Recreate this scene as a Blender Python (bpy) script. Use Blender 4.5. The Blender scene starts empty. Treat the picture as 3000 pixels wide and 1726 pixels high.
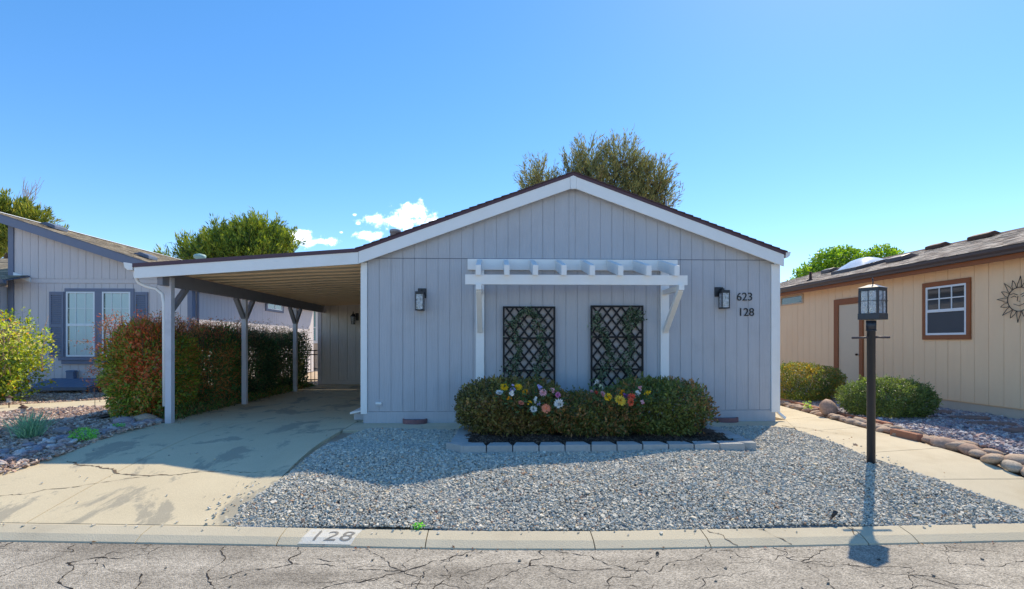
import bpy, bmesh, math
import numpy as np
from mathutils import Vector, Matrix

scene = bpy.context.scene
R = math.radians

# ------------------------------------------------------------------ camera, sky, sun, exposure
cam_d = bpy.data.cameras.new('camera')
cam = bpy.data.objects.new('camera', cam_d)
scene.collection.objects.link(cam)
cam.location = (0, 0, 1.43)
cam.rotation_euler = (R(90), 0, R(-1.92))
cam_d.sensor_width = 36
cam_d.lens = 18.6
cam_d.shift_y = 0.0463
cam_d.clip_start = 0.05
cam_d.clip_end = 2000
scene.camera = cam

SUN_AZ, SUN_EL = 37.0, 47.0
world = bpy.data.worlds.new('World')
scene.world = world
world.use_nodes = True
wn, wl = world.node_tree.nodes, world.node_tree.links
wn.clear()
w_out = wn.new('ShaderNodeOutputWorld')
w_bg = wn.new('ShaderNodeBackground')
w_sky = wn.new('ShaderNodeTexSky')
w_sky.sky_type = 'NISHITA'
w_sky.sun_disc = False
w_sky.sun_elevation = R(SUN_EL)
w_sky.sun_rotation = R(SUN_AZ)
w_sky.altitude = 1400
w_sky.air_density = 0.8
w_sky.dust_density = 0.25
w_sky.ozone_density = 0.5
w_bg.inputs['Strength'].default_value = 0.15
wl.new(w_bg.outputs[0], w_out.inputs[0])


def wmath(op, a, b=None, c=None):
    n = wn.new('ShaderNodeMath'); n.operation = op
    for i, v in enumerate((a, b, c)):
        if v is None: continue
        if isinstance(v, (int, float)): n.inputs[i].default_value = v
        else: wl.new(v, n.inputs[i])
    return n.outputs[0]


# a few small cumulus clouds low in the sky, placed by direction (u = x/y, v = z/y)
w_tc = wn.new('ShaderNodeTexCoord')
w_sep = wn.new('ShaderNodeSeparateXYZ')
wl.new(w_tc.outputs['Generated'], w_sep.inputs[0])
yy = wmath('MAXIMUM', w_sep.outputs[1], 0.05)
cu = wmath('DIVIDE', w_sep.outputs[0], yy)
cv = wmath('DIVIDE', w_sep.outputs[2], yy)
w_cmb = wn.new('ShaderNodeCombineXYZ')
wl.new(cu, w_cmb.inputs[0]); wl.new(cv, w_cmb.inputs[1])
w_nz = wn.new('ShaderNodeTexNoise')
w_nz.inputs['Scale'].default_value = 38
w_nz.inputs['Detail'].default_value = 8
w_nz.inputs['Roughness'].default_value = 0.62
wl.new(w_cmb.outputs[0], w_nz.inputs['Vector'])
cloud = None
for (u0, v0, ru, rv, s) in ((-.17, .226, .088, .017, 1.1), (-.155, .242, .052, .022, 1.1), (-.228, .230, .02, .012, 1.0), (-.235, .1985, .036, .0105, 1.05),
                            (-.365, .197, .048, .0155, 1.1), (-.335, .187, .06, .010, 1.0), (-.395, .178, .034, .010, 1.0), (-.262, .2385, .007, .004, .9), (-.285, .205, .007, .004, .9), (-.255, .222, .008, .005, .9)):
    a = wmath('DIVIDE', wmath('SUBTRACT', cu, u0), ru)
    b = wmath('DIVIDE', wmath('SUBTRACT', cv, v0), rv)
    e = wmath('SUBTRACT', s, wmath('SQRT', wmath('ADD', wmath('MULTIPLY', a, a), wmath('MULTIPLY', b, b))))
    cloud = e if cloud is None else wmath('MAXIMUM', cloud, e)
den = wmath('ADD', wmath('SUBTRACT', cloud, .12), wmath('MULTIPLY', wmath('SUBTRACT', w_nz.outputs[0], .5), 3.4))
w_mr = wn.new('ShaderNodeMapRange'); w_mr.interpolation_type = 'SMOOTHSTEP'
w_mr.inputs[1].default_value = 0.0; w_mr.inputs[2].default_value = 0.85
wl.new(den, w_mr.inputs[0])
w_c2 = wn.new('ShaderNodeMapRange')
w_c2.inputs[1].default_value = 0.2; w_c2.inputs[2].default_value = 1.2
w_c2.inputs[3].default_value = 0.0; w_c2.inputs[4].default_value = 1.0
wl.new(den, w_c2.inputs[0])
w_cc = wn.new('ShaderNodeMix'); w_cc.data_type = 'RGBA'
w_cc.inputs[6].default_value = (5.6, 6.3, 7.4, 1)
w_cc.inputs[7].default_value = (7.4, 7.6, 7.9, 1)
wl.new(w_c2.outputs[0], w_cc.inputs[0])
w_mix = wn.new('ShaderNodeMix'); w_mix.data_type = 'RGBA'
wl.new(w_mr.outputs[0], w_mix.inputs[0])
w_hs = wn.new('ShaderNodeHueSaturation')
w_hs.inputs['Saturation'].default_value = 1.53
w_hs.inputs['Value'].default_value = 0.96
w_hs.inputs['Hue'].default_value = 0.502
w_gm = wn.new('ShaderNodeGamma')
w_gm.inputs['Gamma'].default_value = 0.75
wl.new(w_sky.outputs[0], w_gm.inputs['Color'])
wl.new(w_gm.outputs[0], w_hs.inputs['Color'])
wl.new(w_hs.outputs[0], w_mix.inputs[6])
wl.new(w_cc.outputs[2], w_mix.inputs[7])
wl.new(w_mix.outputs[2], w_bg.inputs['Color'])

sun_d = bpy.data.lights.new('sun', 'SUN')
sun_d.energy = 2.0
sun_d.angle = R(0.5)
sun_d.color = (1.0, 0.88, 0.68)
sun = bpy.data.objects.new('sun', sun_d)
scene.collection.objects.link(sun)
to_sun = Vector((math.sin(R(SUN_AZ)) * math.cos(R(SUN_EL)), math.cos(R(SUN_AZ)) * math.cos(R(SUN_EL)), math.sin(R(SUN_EL))))
sun.rotation_euler = to_sun.to_track_quat('Z', 'Y').to_euler()
sun.location = (20, 25, 30)

vs = scene.view_settings
vs.view_transform = 'Standard'
vs.look = 'None'
vs.exposure = 1.42
vs.gamma = 1.0
vs.use_curve_mapping = False
try:
    scene.cycles.max_bounces = 8
    scene.cycles.transparent_max_bounces = 12
except Exception:
    pass

# ------------------------------------------------------------------ helpers
COL = scene.collection
ORG = {}


def lin(r, g, b):
    f = lambda c: (c / 255 / 12.92) if c / 255 <= .04045 else ((c / 255 + .055) / 1.055) ** 2.4
    return (f(r), f(g), f(b))


class MB:
    def __init__(s):
        s.V = []; s.F = []; s.smooth = []

    def add(s, V, F, sm=False):
        o = len(s.V)
        s.V += [tuple(v) for v in V]
        s.F += [tuple(i + o for i in f) for f in F]
        s.smooth += [sm] * len(F)
        return s

    def box(s, x0, x1, y0, y1, z0, z1):
        V = [(x0, y0, z0), (x1, y0, z0), (x1, y1, z0), (x0, y1, z0), (x0, y0, z1), (x1, y0, z1), (x1, y1, z1), (x0, y1, z1)]
        return s.add(V, [(0, 3, 2, 1), (4, 5, 6, 7), (0, 1, 5, 4), (1, 2, 6, 5), (2, 3, 7, 6), (3, 0, 4, 7)])

    def hexa(s, b, t):
        V = list(b) + list(t); n = len(b)
        F = [tuple(range(n - 1, -1, -1)), tuple(range(n, 2 * n))]
        for i in range(n):
            j = (i + 1) % n
            F.append((i, j, n + j, n + i))
        return s.add(V, F)

    def prism(s, poly, d):
        d = Vector(d)
        return s.hexa([Vector(p) for p in poly], [Vector(p) + d for p in poly])

    def bar(s, a, b, w, h, up=(0, 0, 1)):
        a = Vector(a); b = Vector(b); d = (b - a).normalized(); up = Vector(up)
        x = d.cross(up)
        if x.length < 1e-4: x = d.cross(Vector((0, 1, 0)))
        x.normalize(); y = x.cross(d).normalized()
        q = [x * sx * w / 2 + y * sy * h / 2 for sx, sy in ((-1, -1), (1, -1), (1, 1), (-1, 1))]
        return s.hexa([a + k for k in q], [b + k for k in q])

    def tube(s, pts, r, n=8, cap=True):
        pts = [Vector(p) for p in pts]; m = len(pts)
        rr = r if isinstance(r, (list, tuple)) else [r] * m
        ref = Vector((0, 0, 1)); V = []; F = []
        px = None
        for i, p in enumerate(pts):
            d = (pts[min(i + 1, m - 1)] - pts[max(i - 1, 0)]).normalized()
            if px is None:
                x = d.cross(ref)
                if x.length < 1e-3: x = d.cross(Vector((0, 1, 0)))
            else:
                x = px - d * px.dot(d)
                if x.length < 1e-4: x = d.cross(ref)
            x.normalize(); px = x; y = d.cross(x)
            for k in range(n):
                a = 2 * math.pi * k / n
                V.append(p + (x * math.cos(a) + y * math.sin(a)) * rr[i])
        for i in range(m - 1):
            for k in range(n):
                k2 = (k + 1) % n
                F.append((i * n + k, i * n + k2, (i + 1) * n + k2, (i + 1) * n + k))
        s.add(V, F, True)
        if cap:
            o = len(s.V) - len(V)
            s.F += [tuple(o + k for k in range(n - 1, -1, -1)), tuple(o + (m - 1) * n + k for k in range(n))]
            s.smooth += [False, False]
        return s

    def lathe(s, c, prof, n=16, sm=True):
        c = Vector(c); V = []; F = []
        for r, z in prof:
            for k in range(n):
                a = 2 * math.pi * k / n
                V.append(c + Vector((r * math.cos(a), r * math.sin(a), z)))
        for i in range(len(prof) - 1):
            for k in range(n):
                k2 = (k + 1) % n
                F.append((i * n + k, i * n + k2, (i + 1) * n + k2, (i + 1) * n + k))
        F2 = [tuple(range(n - 1, -1, -1)), tuple((len(prof) - 1) * n + k for k in range(n))]
        o = len(s.V)
        s.add(V, F, sm)
        s.F += [tuple(o + i for i in f) for f in F2]; s.smooth += [False, False]
        return s


def link(name, data, mat, parent, origin):
    o = bpy.data.objects.new(name, data)
    COL.objects.link(o)
    if mat is not None and not data.materials:
        data.materials.append(mat)
    if parent is not None:
        o.parent = parent
        o.location = Vector(origin) - ORG[parent.name]
    else:
        o.location = origin
    ORG[o.name] = Vector(origin)
    return o


def tag(o, label=None, cat=None, group=None, kind=None):
    if label: o['label'] = label
    if cat: o['category'] = cat
    if group: o['group'] = group
    if kind: o['kind'] = kind
    return o


def thing(name, label, cat, loc=(0, 0, 0), group=None):
    o = bpy.data.objects.new(name, None)
    COL.objects.link(o)
    o.location = loc; o.empty_display_size = .2
    ORG[o.name] = Vector(loc)
    return tag(o, label, cat, group)


def struct(name, loc=(0, 0, 0)):
    o = bpy.data.objects.new(name, None)
    COL.objects.link(o); o.location = loc; ORG[o.name] = Vector(loc)
    o['kind'] = 'structure'
    return o


def mesh_of(name, mb, origin=(0, 0, 0)):
    me = bpy.data.meshes.new(name)
    ox, oy, oz = origin
    me.from_pydata([(v[0] - ox, v[1] - oy, v[2] - oz) for v in mb.V], [], mb.F)
    me.polygons.foreach_set('use_smooth', mb.smooth)
    me.update()
    return me


def part(parent, name, mb, mat, bevel=0, kind=None, label=None, origin=None):
    """one mesh object; verts of mb are world coordinates"""
    if origin is None:
        origin = ORG[parent.name] if parent is not None else (0, 0, 0)
    o = link(name, mesh_of(name, mb, origin), mat, parent, origin)
    if bevel:
        m = o.modifiers.new('bevel', 'BEVEL'); m.width = bevel; m.segments = 2; m.limit_method = 'ANGLE'
    return tag(o, label, None, None, kind)


def single(name, mb, mat, label, cat, loc, group=None, kind=None, bevel=0):
    o = part(None, name, mb, mat, bevel, kind, None, loc)
    return tag(o, label, cat, group)


def tri_mesh(name, V, T, C=None, smooth=False):
    """fast triangle mesh from numpy arrays, optional per-vertex colour"""
    me = bpy.data.meshes.new(name)
    n = len(T)
    me.vertices.add(len(V)); me.vertices.foreach_set('co', np.ascontiguousarray(V, dtype=np.float32).ravel())
    me.loops.add(3 * n); me.loops.foreach_set('vertex_index', np.ascontiguousarray(T, dtype=np.int32).ravel())
    me.polygons.add(n); me.polygons.foreach_set('loop_start', np.arange(0, 3 * n, 3, dtype=np.int32))
    me.polygons.foreach_set('use_smooth', np.full(n, smooth, dtype=bool))
    if C is not None:
        a = me.attributes.new('Col', 'FLOAT_COLOR', 'POINT')
        c4 = np.ones((len(V), 4), dtype=np.float32); c4[:, :3] = C
        a.data.foreach_set('color', c4.ravel())
    me.update(calc_edges=True)
    return me


# ------------------------------------------------------------------ materials
MATS = {}


def nodes_of(m):
    m.use_nodes = True
    nt = m.node_tree
    return nt, nt.nodes, nt.links, nt.nodes['Principled BSDF']


def mat(name, col, rough=.7, var=.08, scale=6, stretch=(1, 1, 1), bump=.15, bscale=60, bstretch=None, metal=0, spec=.3, dirt=None, dscale=.8, damt=.5, objvar=0):
    """procedural paint/stone: large soft tone variation, fine bump, optional stain colour"""
    m = bpy.data.materials.new(name)
    nt, N, L, B = nodes_of(m)
    tc = N.new('ShaderNodeTexCoord')
    mp = N.new('ShaderNodeMapping'); mp.inputs['Scale'].default_value = stretch
    L.new(tc.outputs['Object'], mp.inputs[0])
    n1 = N.new('ShaderNodeTexNoise'); n1.inputs['Scale'].default_value = scale; n1.inputs['Detail'].default_value = 5
    L.new(mp.outputs[0], n1.inputs['Vector'])
    mx = N.new('ShaderNodeMix'); mx.data_type = 'RGBA'
    mx.inputs[6].default_value = tuple(c * (1 - var * 1.6) for c in col) + (1,)
    mx.inputs[7].default_value = tuple(min(1, c * (1 + var * 1.6)) for c in col) + (1,)
    L.new(n1.outputs[0], mx.inputs[0])
    out = mx.outputs[2]
    if dirt:
        n2 = N.new('ShaderNodeTexNoise'); n2.inputs['Scale'].default_value = dscale; n2.inputs['Detail'].default_value = 7; n2.inputs['Roughness'].default_value = .65
        L.new(tc.outputs['Object'], n2.inputs['Vector'])
        rp = N.new('ShaderNodeMapRange'); rp.inputs[1].default_value = .5; rp.inputs[2].default_value = .68; rp.inputs[4].default_value = damt
        L.new(n2.outputs[0], rp.inputs[0])
        m2 = N.new('ShaderNodeMix'); m2.data_type = 'RGBA'; m2.inputs[7].default_value = tuple(dirt) + (1,)
        L.new(rp.outputs[0], m2.inputs[0]); L.new(out, m2.inputs[6]); out = m2.outputs[2]
    if objvar:
        oi = N.new('ShaderNodeObjectInfo')
        mr = N.new('ShaderNodeMapRange'); mr.inputs[3].default_value = 1 - objvar; mr.inputs[4].default_value = 1 + objvar
        L.new(oi.outputs['Random'], mr.inputs[0])
        m3 = N.new('ShaderNodeVectorMath'); m3.operation = 'SCALE'
        L.new(out, m3.inputs[0]); L.new(mr.outputs[0], m3.inputs['Scale']); out = m3.outputs[0]
    L.new(out, B.inputs['Base Color'])
    B.inputs['Roughness'].default_value = rough
    B.inputs['Metallic'].default_value = metal
    B.inputs['Specular IOR Level'].default_value = spec
    if bump:
        mp2 = N.new('ShaderNodeMapping'); mp2.inputs['Scale'].default_value = bstretch or stretch
        L.new(tc.outputs['Object'], mp2.inputs[0])
        n3 = N.new('ShaderNodeTexNoise'); n3.inputs['Scale'].default_value = bscale; n3.inputs['Detail'].default_value = 6
        L.new(mp2.outputs[0], n3.inputs['Vector'])
        bp = N.new('ShaderNodeBump'); bp.inputs['Strength'].default_value = bump; bp.inputs['Distance'].default_value = .02
        L.new(n3.outputs[0], bp.inputs['Height']); L.new(bp.outputs[0], B.inputs['Normal'])
    MATS[name] = m
    return m


def leaf_mat(name, trans=.35, rough=.5, spec=.3):
    m = bpy.data.materials.new(name)
    nt, N, L, B = nodes_of(m)
    at = N.new('ShaderNodeAttribute'); at.attribute_name = 'Col'
    L.new(at.outputs['Color'], B.inputs['Base Color'])
    B.inputs['Roughness'].default_value = rough
    B.inputs['Specular IOR Level'].default_value = spec
    if trans:
        tr = N.new('ShaderNodeBsdfTranslucent')
        hs = N.new('ShaderNodeHueSaturation'); hs.inputs['Value'].default_value = 1.3; hs.inputs['Saturation'].default_value = 1.15
        L.new(at.outputs['Color'], hs.inputs['Color']); L.new(hs.outputs[0], tr.inputs['Color'])
        ms = N.new('ShaderNodeMixShader'); ms.inputs[0].default_value = trans
        L.new(B.outputs[0], ms.inputs[1]); L.new(tr.outputs[0], ms.inputs[2])
        L.new(ms.outputs[0], N['Material Output'].inputs['Surface'])
    MATS[name] = m
    return m


def glass_mat(name, tint=(.9, .95, .95), refl=.35, rough=.03):
    m = bpy.data.materials.new(name)
    nt, N, L, B = nodes_of(m)
    tr = N.new('ShaderNodeBsdfTransparent'); tr.inputs[0].default_value = tuple(tint) + (1,)
    gl = N.new('ShaderNodeBsdfGlossy'); gl.inputs['Roughness'].default_value = rough
    fr = N.new('ShaderNodeLayerWeight'); fr.inputs['Blend'].default_value = refl
    ms = N.new('ShaderNodeMixShader')
    L.new(fr.outputs['Fresnel'], ms.inputs[0]); L.new(tr.outputs[0], ms.inputs[1]); L.new(gl.outputs[0], ms.inputs[2])
    L.new(ms.outputs[0], N['Material Output'].inputs['Surface'])
    N.remove(B)
    MATS[name] = m
    return m


grain = dict(stretch=(1, 1, .12), scale=9, bump=.35, bscale=34, bstretch=(1.2, 1.2, .10))
M_SIDE = mat('grey_siding_paint', lin(187, 187, 190), .72, .05, dirt=lin(174, 173, 174), damt=.5, dscale=1.3, **grain)
M_SIDE_BACK = mat('siding_groove', lin(110, 114, 124), .85, .03)
M_WHITE = mat('white_trim_paint', lin(242, 240, 236), .5, .03, dirt=lin(230, 226, 216), damt=.35, dscale=1.2, bump=.06, bscale=25)
M_SHINGLE_EDGE = mat('brown_shingle', lin(84, 66, 68), .85, .18, scale=14, bump=.5, bscale=120)
M_DRIP = mat('brown_drip_edge', lin(92, 70, 78), .55, .06, bump=.05)
M_TAN_DECK = mat('tan_roof_deck', lin(238, 208, 168), .5, .04, bump=.04, dirt=lin(222, 190, 150), damt=.4)
M_POST = mat('carport_post_paint', lin(214, 208, 210), .65, .05, bump=.2, dirt=lin(160, 155, 155), damt=.4, dscale=2, stretch=(1, 1, .2))
M_BEAM = mat('carport_beam_paint', lin(140, 136, 140), .7, .06, bump=.2)
M_BACKW = mat('carport_wall_paint', lin(218, 208, 198), .72, .04, **grain)
M_BLACK = mat('black_powder_coat', lin(34, 36, 42), .42, .1, bump=.03, spec=.5)
M_POSTBLACK = mat('lamp_black_paint', lin(46, 50, 58), .38, .12, scale=3, bump=.05, spec=.5)
M_TRELLIS = mat('black_trellis', lin(30, 29, 31), .6, .1, bump=.1)
M_TAUPE = mat('taupe_panel', lin(186, 176, 170), .8, .06)
M_BLOCK = mat('concrete_block', lin(176, 176, 172), .9, .1, scale=12, bump=.6, bscale=110, dirt=lin(140, 138, 132), damt=.5, dscale=3, objvar=.07)
M_MULCH = mat('dark_mulch', lin(98, 80, 68), .95, .35, scale=30, bump=1, bscale=90)
M_LNEIGH = mat('lavender_siding', lin(210, 202, 201), .72, .04, **grain)
M_LTRIM = mat('slate_trim', lin(122, 128, 146), .65, .05, bump=.1)
M_LTRIMD = mat('slate_gutter', lin(100, 110, 128), .5, .05, bump=.03)
M_VINYL = mat('white_vinyl', lin(232, 236, 238), .35, .02, bump=0)
M_BLIND = mat('window_blind', lin(222, 230, 228), .6, .03, bump=0)
M_RWALL = mat('peach_siding', lin(252, 214, 172), .75, .03, dirt=lin(244, 202, 160), damt=.4, **grain)
M_RTRIM = mat('rust_brown_trim', lin(150, 92, 58), .65, .06, bump=.1)
M_RDOOR = mat('cream_door', lin(214, 196, 170), .5, .02, bump=.03)
M_RGUT = mat('brown_gutter', lin(88, 76, 74), .45, .06, bump=.03)
M_RSKIRT = mat('cream_stucco', lin(206, 190, 170), .9, .06, bump=.4, bscale=140)
M_DARKGLASS = mat('dark_glass', lin(52, 58, 62), .05, .05, bump=0, spec=.9)
M_SCREEN = mat('insect_screen', lin(74, 78, 84), .6, .05, bump=.1, bscale=300)
M_TEALREFL = mat('teal_reflection_glass', lin(110, 160, 165), .06, .1, scale=2, bump=0, spec=.9)  # teal reflection put into the base colour of the panes
M_GLASS = glass_mat('clear_glass', (.95, .98, .98), .12)
M_SEEDY = glass_mat('seedy_glass', (.86, .88, .9), .5, .18)
_nt = M_SEEDY.node_tree
_tl = _nt.nodes.new('ShaderNodeBsdfTranslucent'); _tl.inputs[0].default_value = (.9, .92, .95, 1)
_df = _nt.nodes.new('ShaderNodeBsdfDiffuse'); _df.inputs[0].default_value = (.85, .87, .9, 1)
_m1 = _nt.nodes.new('ShaderNodeMixShader'); _nt.links.new(_tl.outputs[0], _m1.inputs[1]); _nt.links.new(_df.outputs[0], _m1.inputs[2])
_m2 = _nt.nodes.new('ShaderNodeMixShader')
_nz = _nt.nodes.new('ShaderNodeTexNoise'); _nz.inputs['Scale'].default_value = 22
_mr = _nt.nodes.new('ShaderNodeMapRange'); _mr.inputs[1].default_value = .35; _mr.inputs[2].default_value = .65; _mr.inputs[3].default_value = .25; _mr.inputs[4].default_value = .75
_tc = _nt.nodes.new('ShaderNodeTexCoord'); _nt.links.new(_tc.outputs['Object'], _nz.inputs['Vector'])
_nt.links.new(_nz.outputs[0], _mr.inputs[0]); _nt.links.new(_mr.outputs[0], _m2.inputs[0])
_old = _nt.nodes['Material Output'].inputs['Surface'].links[0].from_socket
_nt.links.new(_old, _m2.inputs[1]); _nt.links.new(_m1.outputs[0], _m2.inputs[2])
_nt.links.new(_m2.outputs[0], _nt.nodes['Material Output'].inputs['Surface'])
M_BRICK = mat('red_edging_brick', lin(172, 122, 98), .9, .12, scale=10, bump=.5, bscale=90, objvar=.12)
M_WELL = mat('brick_vent_well', lin(140, 104, 104), .9, .12, scale=14, bump=.4)
M_WELLTOP = mat('vent_well_cover', lin(96, 102, 118), .5, .1)
M_BARK = mat('bark', lin(108, 92, 78), .95, .25, scale=8, stretch=(1, 1, .3), bump=.8, bscale=25)
M_TWIG = mat('pale_twigs', lin(176, 150, 126), .9, .2, scale=10, bump=.2)
M_STEM = mat('stem_brown', lin(112, 88, 66), .9, .2, scale=12, bump=.2)
M_FLAG = mat('flagstone', lin(138, 114, 104), .9, .15, scale=4, bump=.5, bscale=40, objvar=.1)
M_REDROCK = mat('red_rock', lin(132, 84, 76), .95, .2, scale=6, bump=.7, bscale=20)
M_DECK = mat('grey_deck_paint', lin(112, 124, 146), .7, .08, stretch=(1, .2, 1), bump=.2)
M_PIPE = mat('grey_vent_pipe', lin(168, 164, 162), .6, .08, bump=.05)
M_MUSH = mat('pale_green_vent', lin(158, 186, 178), .5, .06, bump=.03)
M_SKYDOME = mat('skylight_dome', lin(226, 228, 230), .15, .02, bump=0, spec=.6)
M_FENCE = mat('dark_iron', lin(52, 46, 46), .5, .1, bump=0)
M_RUST = mat('rust_metal', lin(84, 58, 46), .7, .2, scale=20, bump=.2)
M_DIRT = mat('desert_dirt', lin(186, 166, 142), .95, .15, scale=2, bump=.6, bscale=30, dirt=lin(140, 110, 88), damt=.6)
M_LEAF = leaf_mat('leaves', .42, .42, .5)
M_NEEDLE = leaf_mat('pine_needles', .25, .6, .2)
M_PETAL = leaf_mat('petals', .25, .6, .2)
M_STONECOL = leaf_mat('loose_stone', 0, .85, .25)
M_SHINGLE = leaf_mat('roof_shingle', 0, .9, .15)


def stone_mat(name, cols, rough=.8):
    m = bpy.data.materials.new(name)
    nt, N, L, B = nodes_of(m)
    oi = N.new('ShaderNodeObjectInfo')
    cr = N.new('ShaderNodeValToRGB'); cr.color_ramp.interpolation = 'LINEAR'
    while len(cr.color_ramp.elements) < len(cols): cr.color_ramp.elements.new(.5)
    for i, c in enumerate(cols):
        cr.color_ramp.elements[i].position = i / (len(cols) - 1)
        cr.color_ramp.elements[i].color = c + (1,)
    L.new(oi.outputs['Random'], cr.inputs[0])
    tc = N.new('ShaderNodeTexCoord')
    nz = N.new('ShaderNodeTexNoise'); nz.inputs['Scale'].default_value = 5; nz.inputs['Detail'].default_value = 6
    L.new(tc.outputs['Object'], nz.inputs['Vector'])
    mr = N.new('ShaderNodeMapRange'); mr.inputs[1].default_value = .3; mr.inputs[2].default_value = .7; mr.inputs[3].default_value = .72; mr.inputs[4].default_value = 1.2
    L.new(nz.outputs[0], mr.inputs[0])
    vm = N.new('ShaderNodeVectorMath'); vm.operation = 'SCALE'
    L.new(cr.outputs[0], vm.inputs[0]); L.new(mr.outputs[0], vm.inputs['Scale'])
    L.new(vm.outputs[0], B.inputs['Base Color'])
    B.inputs['Roughness'].default_value = rough
    bp = N.new('ShaderNodeBump'); bp.inputs['Strength'].default_value = .25; bp.inputs['Distance'].default_value = .02
    n2 = N.new('ShaderNodeTexNoise'); n2.inputs['Scale'].default_value = 25
    L.new(tc.outputs['Object'], n2.inputs['Vector']); L.new(n2.outputs[0], bp.inputs['Height']); L.new(bp.outputs[0], B.inputs['Normal'])
    return m


M_ROCK_R = stone_mat('tan_river_stone', [lin(178, 146, 120), lin(160, 140, 124), lin(192, 164, 138), lin(166, 132, 114), lin(184, 170, 150)])
M_ROCK_L = stone_mat('purple_river_stone', [lin(168, 150, 152), lin(144, 146, 156), lin(186, 152, 142), lin(206, 200, 194), lin(152, 130, 132), lin(170, 168, 168)])


def concrete_mat():
    m = bpy.data.materials.new('driveway_concrete')
    nt, N, L, B = nodes_of(m)
    tc = N.new('ShaderNodeTexCoord')
    n1 = N.new('ShaderNodeTexNoise'); n1.inputs['Scale'].default_value = 1.3; n1.inputs['Detail'].default_value = 8; n1.inputs['Roughness'].default_value = .6
    L.new(tc.outputs['Object'], n1.inputs['Vector'])
    mx = N.new('ShaderNodeMix'); mx.data_type = 'RGBA'
    mx.inputs[6].default_value = lin(198, 182, 150) + (1,); mx.inputs[7].default_value = lin(220, 204, 170) + (1,)
    L.new(n1.outputs[0], mx.inputs[0])
    # worn grey patches, stretched along the tyre tracks
    mp = N.new('ShaderNodeMapping'); mp.inputs['Scale'].default_value = (1.3, .75, 1); mp.inputs['Location'].default_value = (3.1, 1.7, 0)
    L.new(tc.outputs['Object'], mp.inputs[0])
    n2 = N.new('ShaderNodeTexNoise'); n2.inputs['Scale'].default_value = 1.15; n2.inputs['Detail'].default_value = 9; n2.inputs['Roughness'].default_value = .68; n2.inputs['Distortion'].default_value = .4
    L.new(mp.outputs[0], n2.inputs['Vector'])
    mr = N.new('ShaderNodeMapRange'); mr.inputs[1].default_value = .53; mr.inputs[2].default_value = .58; mr.inputs[4].default_value = .75
    L.new(n2.outputs[0], mr.inputs[0])
    m2 = N.new('ShaderNodeMix'); m2.data_type = 'RGBA'; m2.inputs[7].default_value = lin(158, 150, 132) + (1,)
    L.new(mr.outputs[0], m2.inputs[0]); L.new(mx.outputs[2], m2.inputs[6])
    n3 = N.new('ShaderNodeTexNoise'); n3.inputs['Scale'].default_value = 90; n3.inputs['Detail'].default_value = 3
    L.new(tc.outputs['Object'], n3.inputs['Vector'])
    mr3 = N.new('ShaderNodeMapRange'); mr3.inputs[1].default_value = .3; mr3.inputs[2].default_value = .7; mr3.inputs[3].default_value = .9; mr3.inputs[4].default_value = 1.08
    L.new(n3.outputs[0], mr3.inputs[0])
    vm = N.new('ShaderNodeVectorMath'); vm.operation = 'SCALE'
    L.new(m2.outputs[2], vm.inputs[0]); L.new(mr3.outputs[0], vm.inputs['Scale'])
    L.new(vm.outputs[0], B.inputs['Base Color'])
    B.inputs['Roughness'].default_value = .85; B.inputs['Specular IOR Level'].default_value = .25
    bp = N.new('ShaderNodeBump'); bp.inputs['Strength'].default_value = .25; bp.inputs['Distance'].default_value = .01
    L.new(n3.outputs[0], bp.inputs['Height']); L.new(bp.outputs[0], B.inputs['Normal'])
    return m


M_CONC = concrete_mat()
M_KERB = mat('kerb_concrete', lin(198, 186, 160), .88, .07, scale=3, bump=.3, bscale=90, dirt=lin(176, 164, 140), damt=.6, dscale=1.5)
M_WALK = mat('walk_concrete', lin(206, 192, 164), .88, .06, scale=2.5, bump=.3, bscale=100, dirt=lin(182, 164, 132), damt=.5, dscale=1.2)


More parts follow.
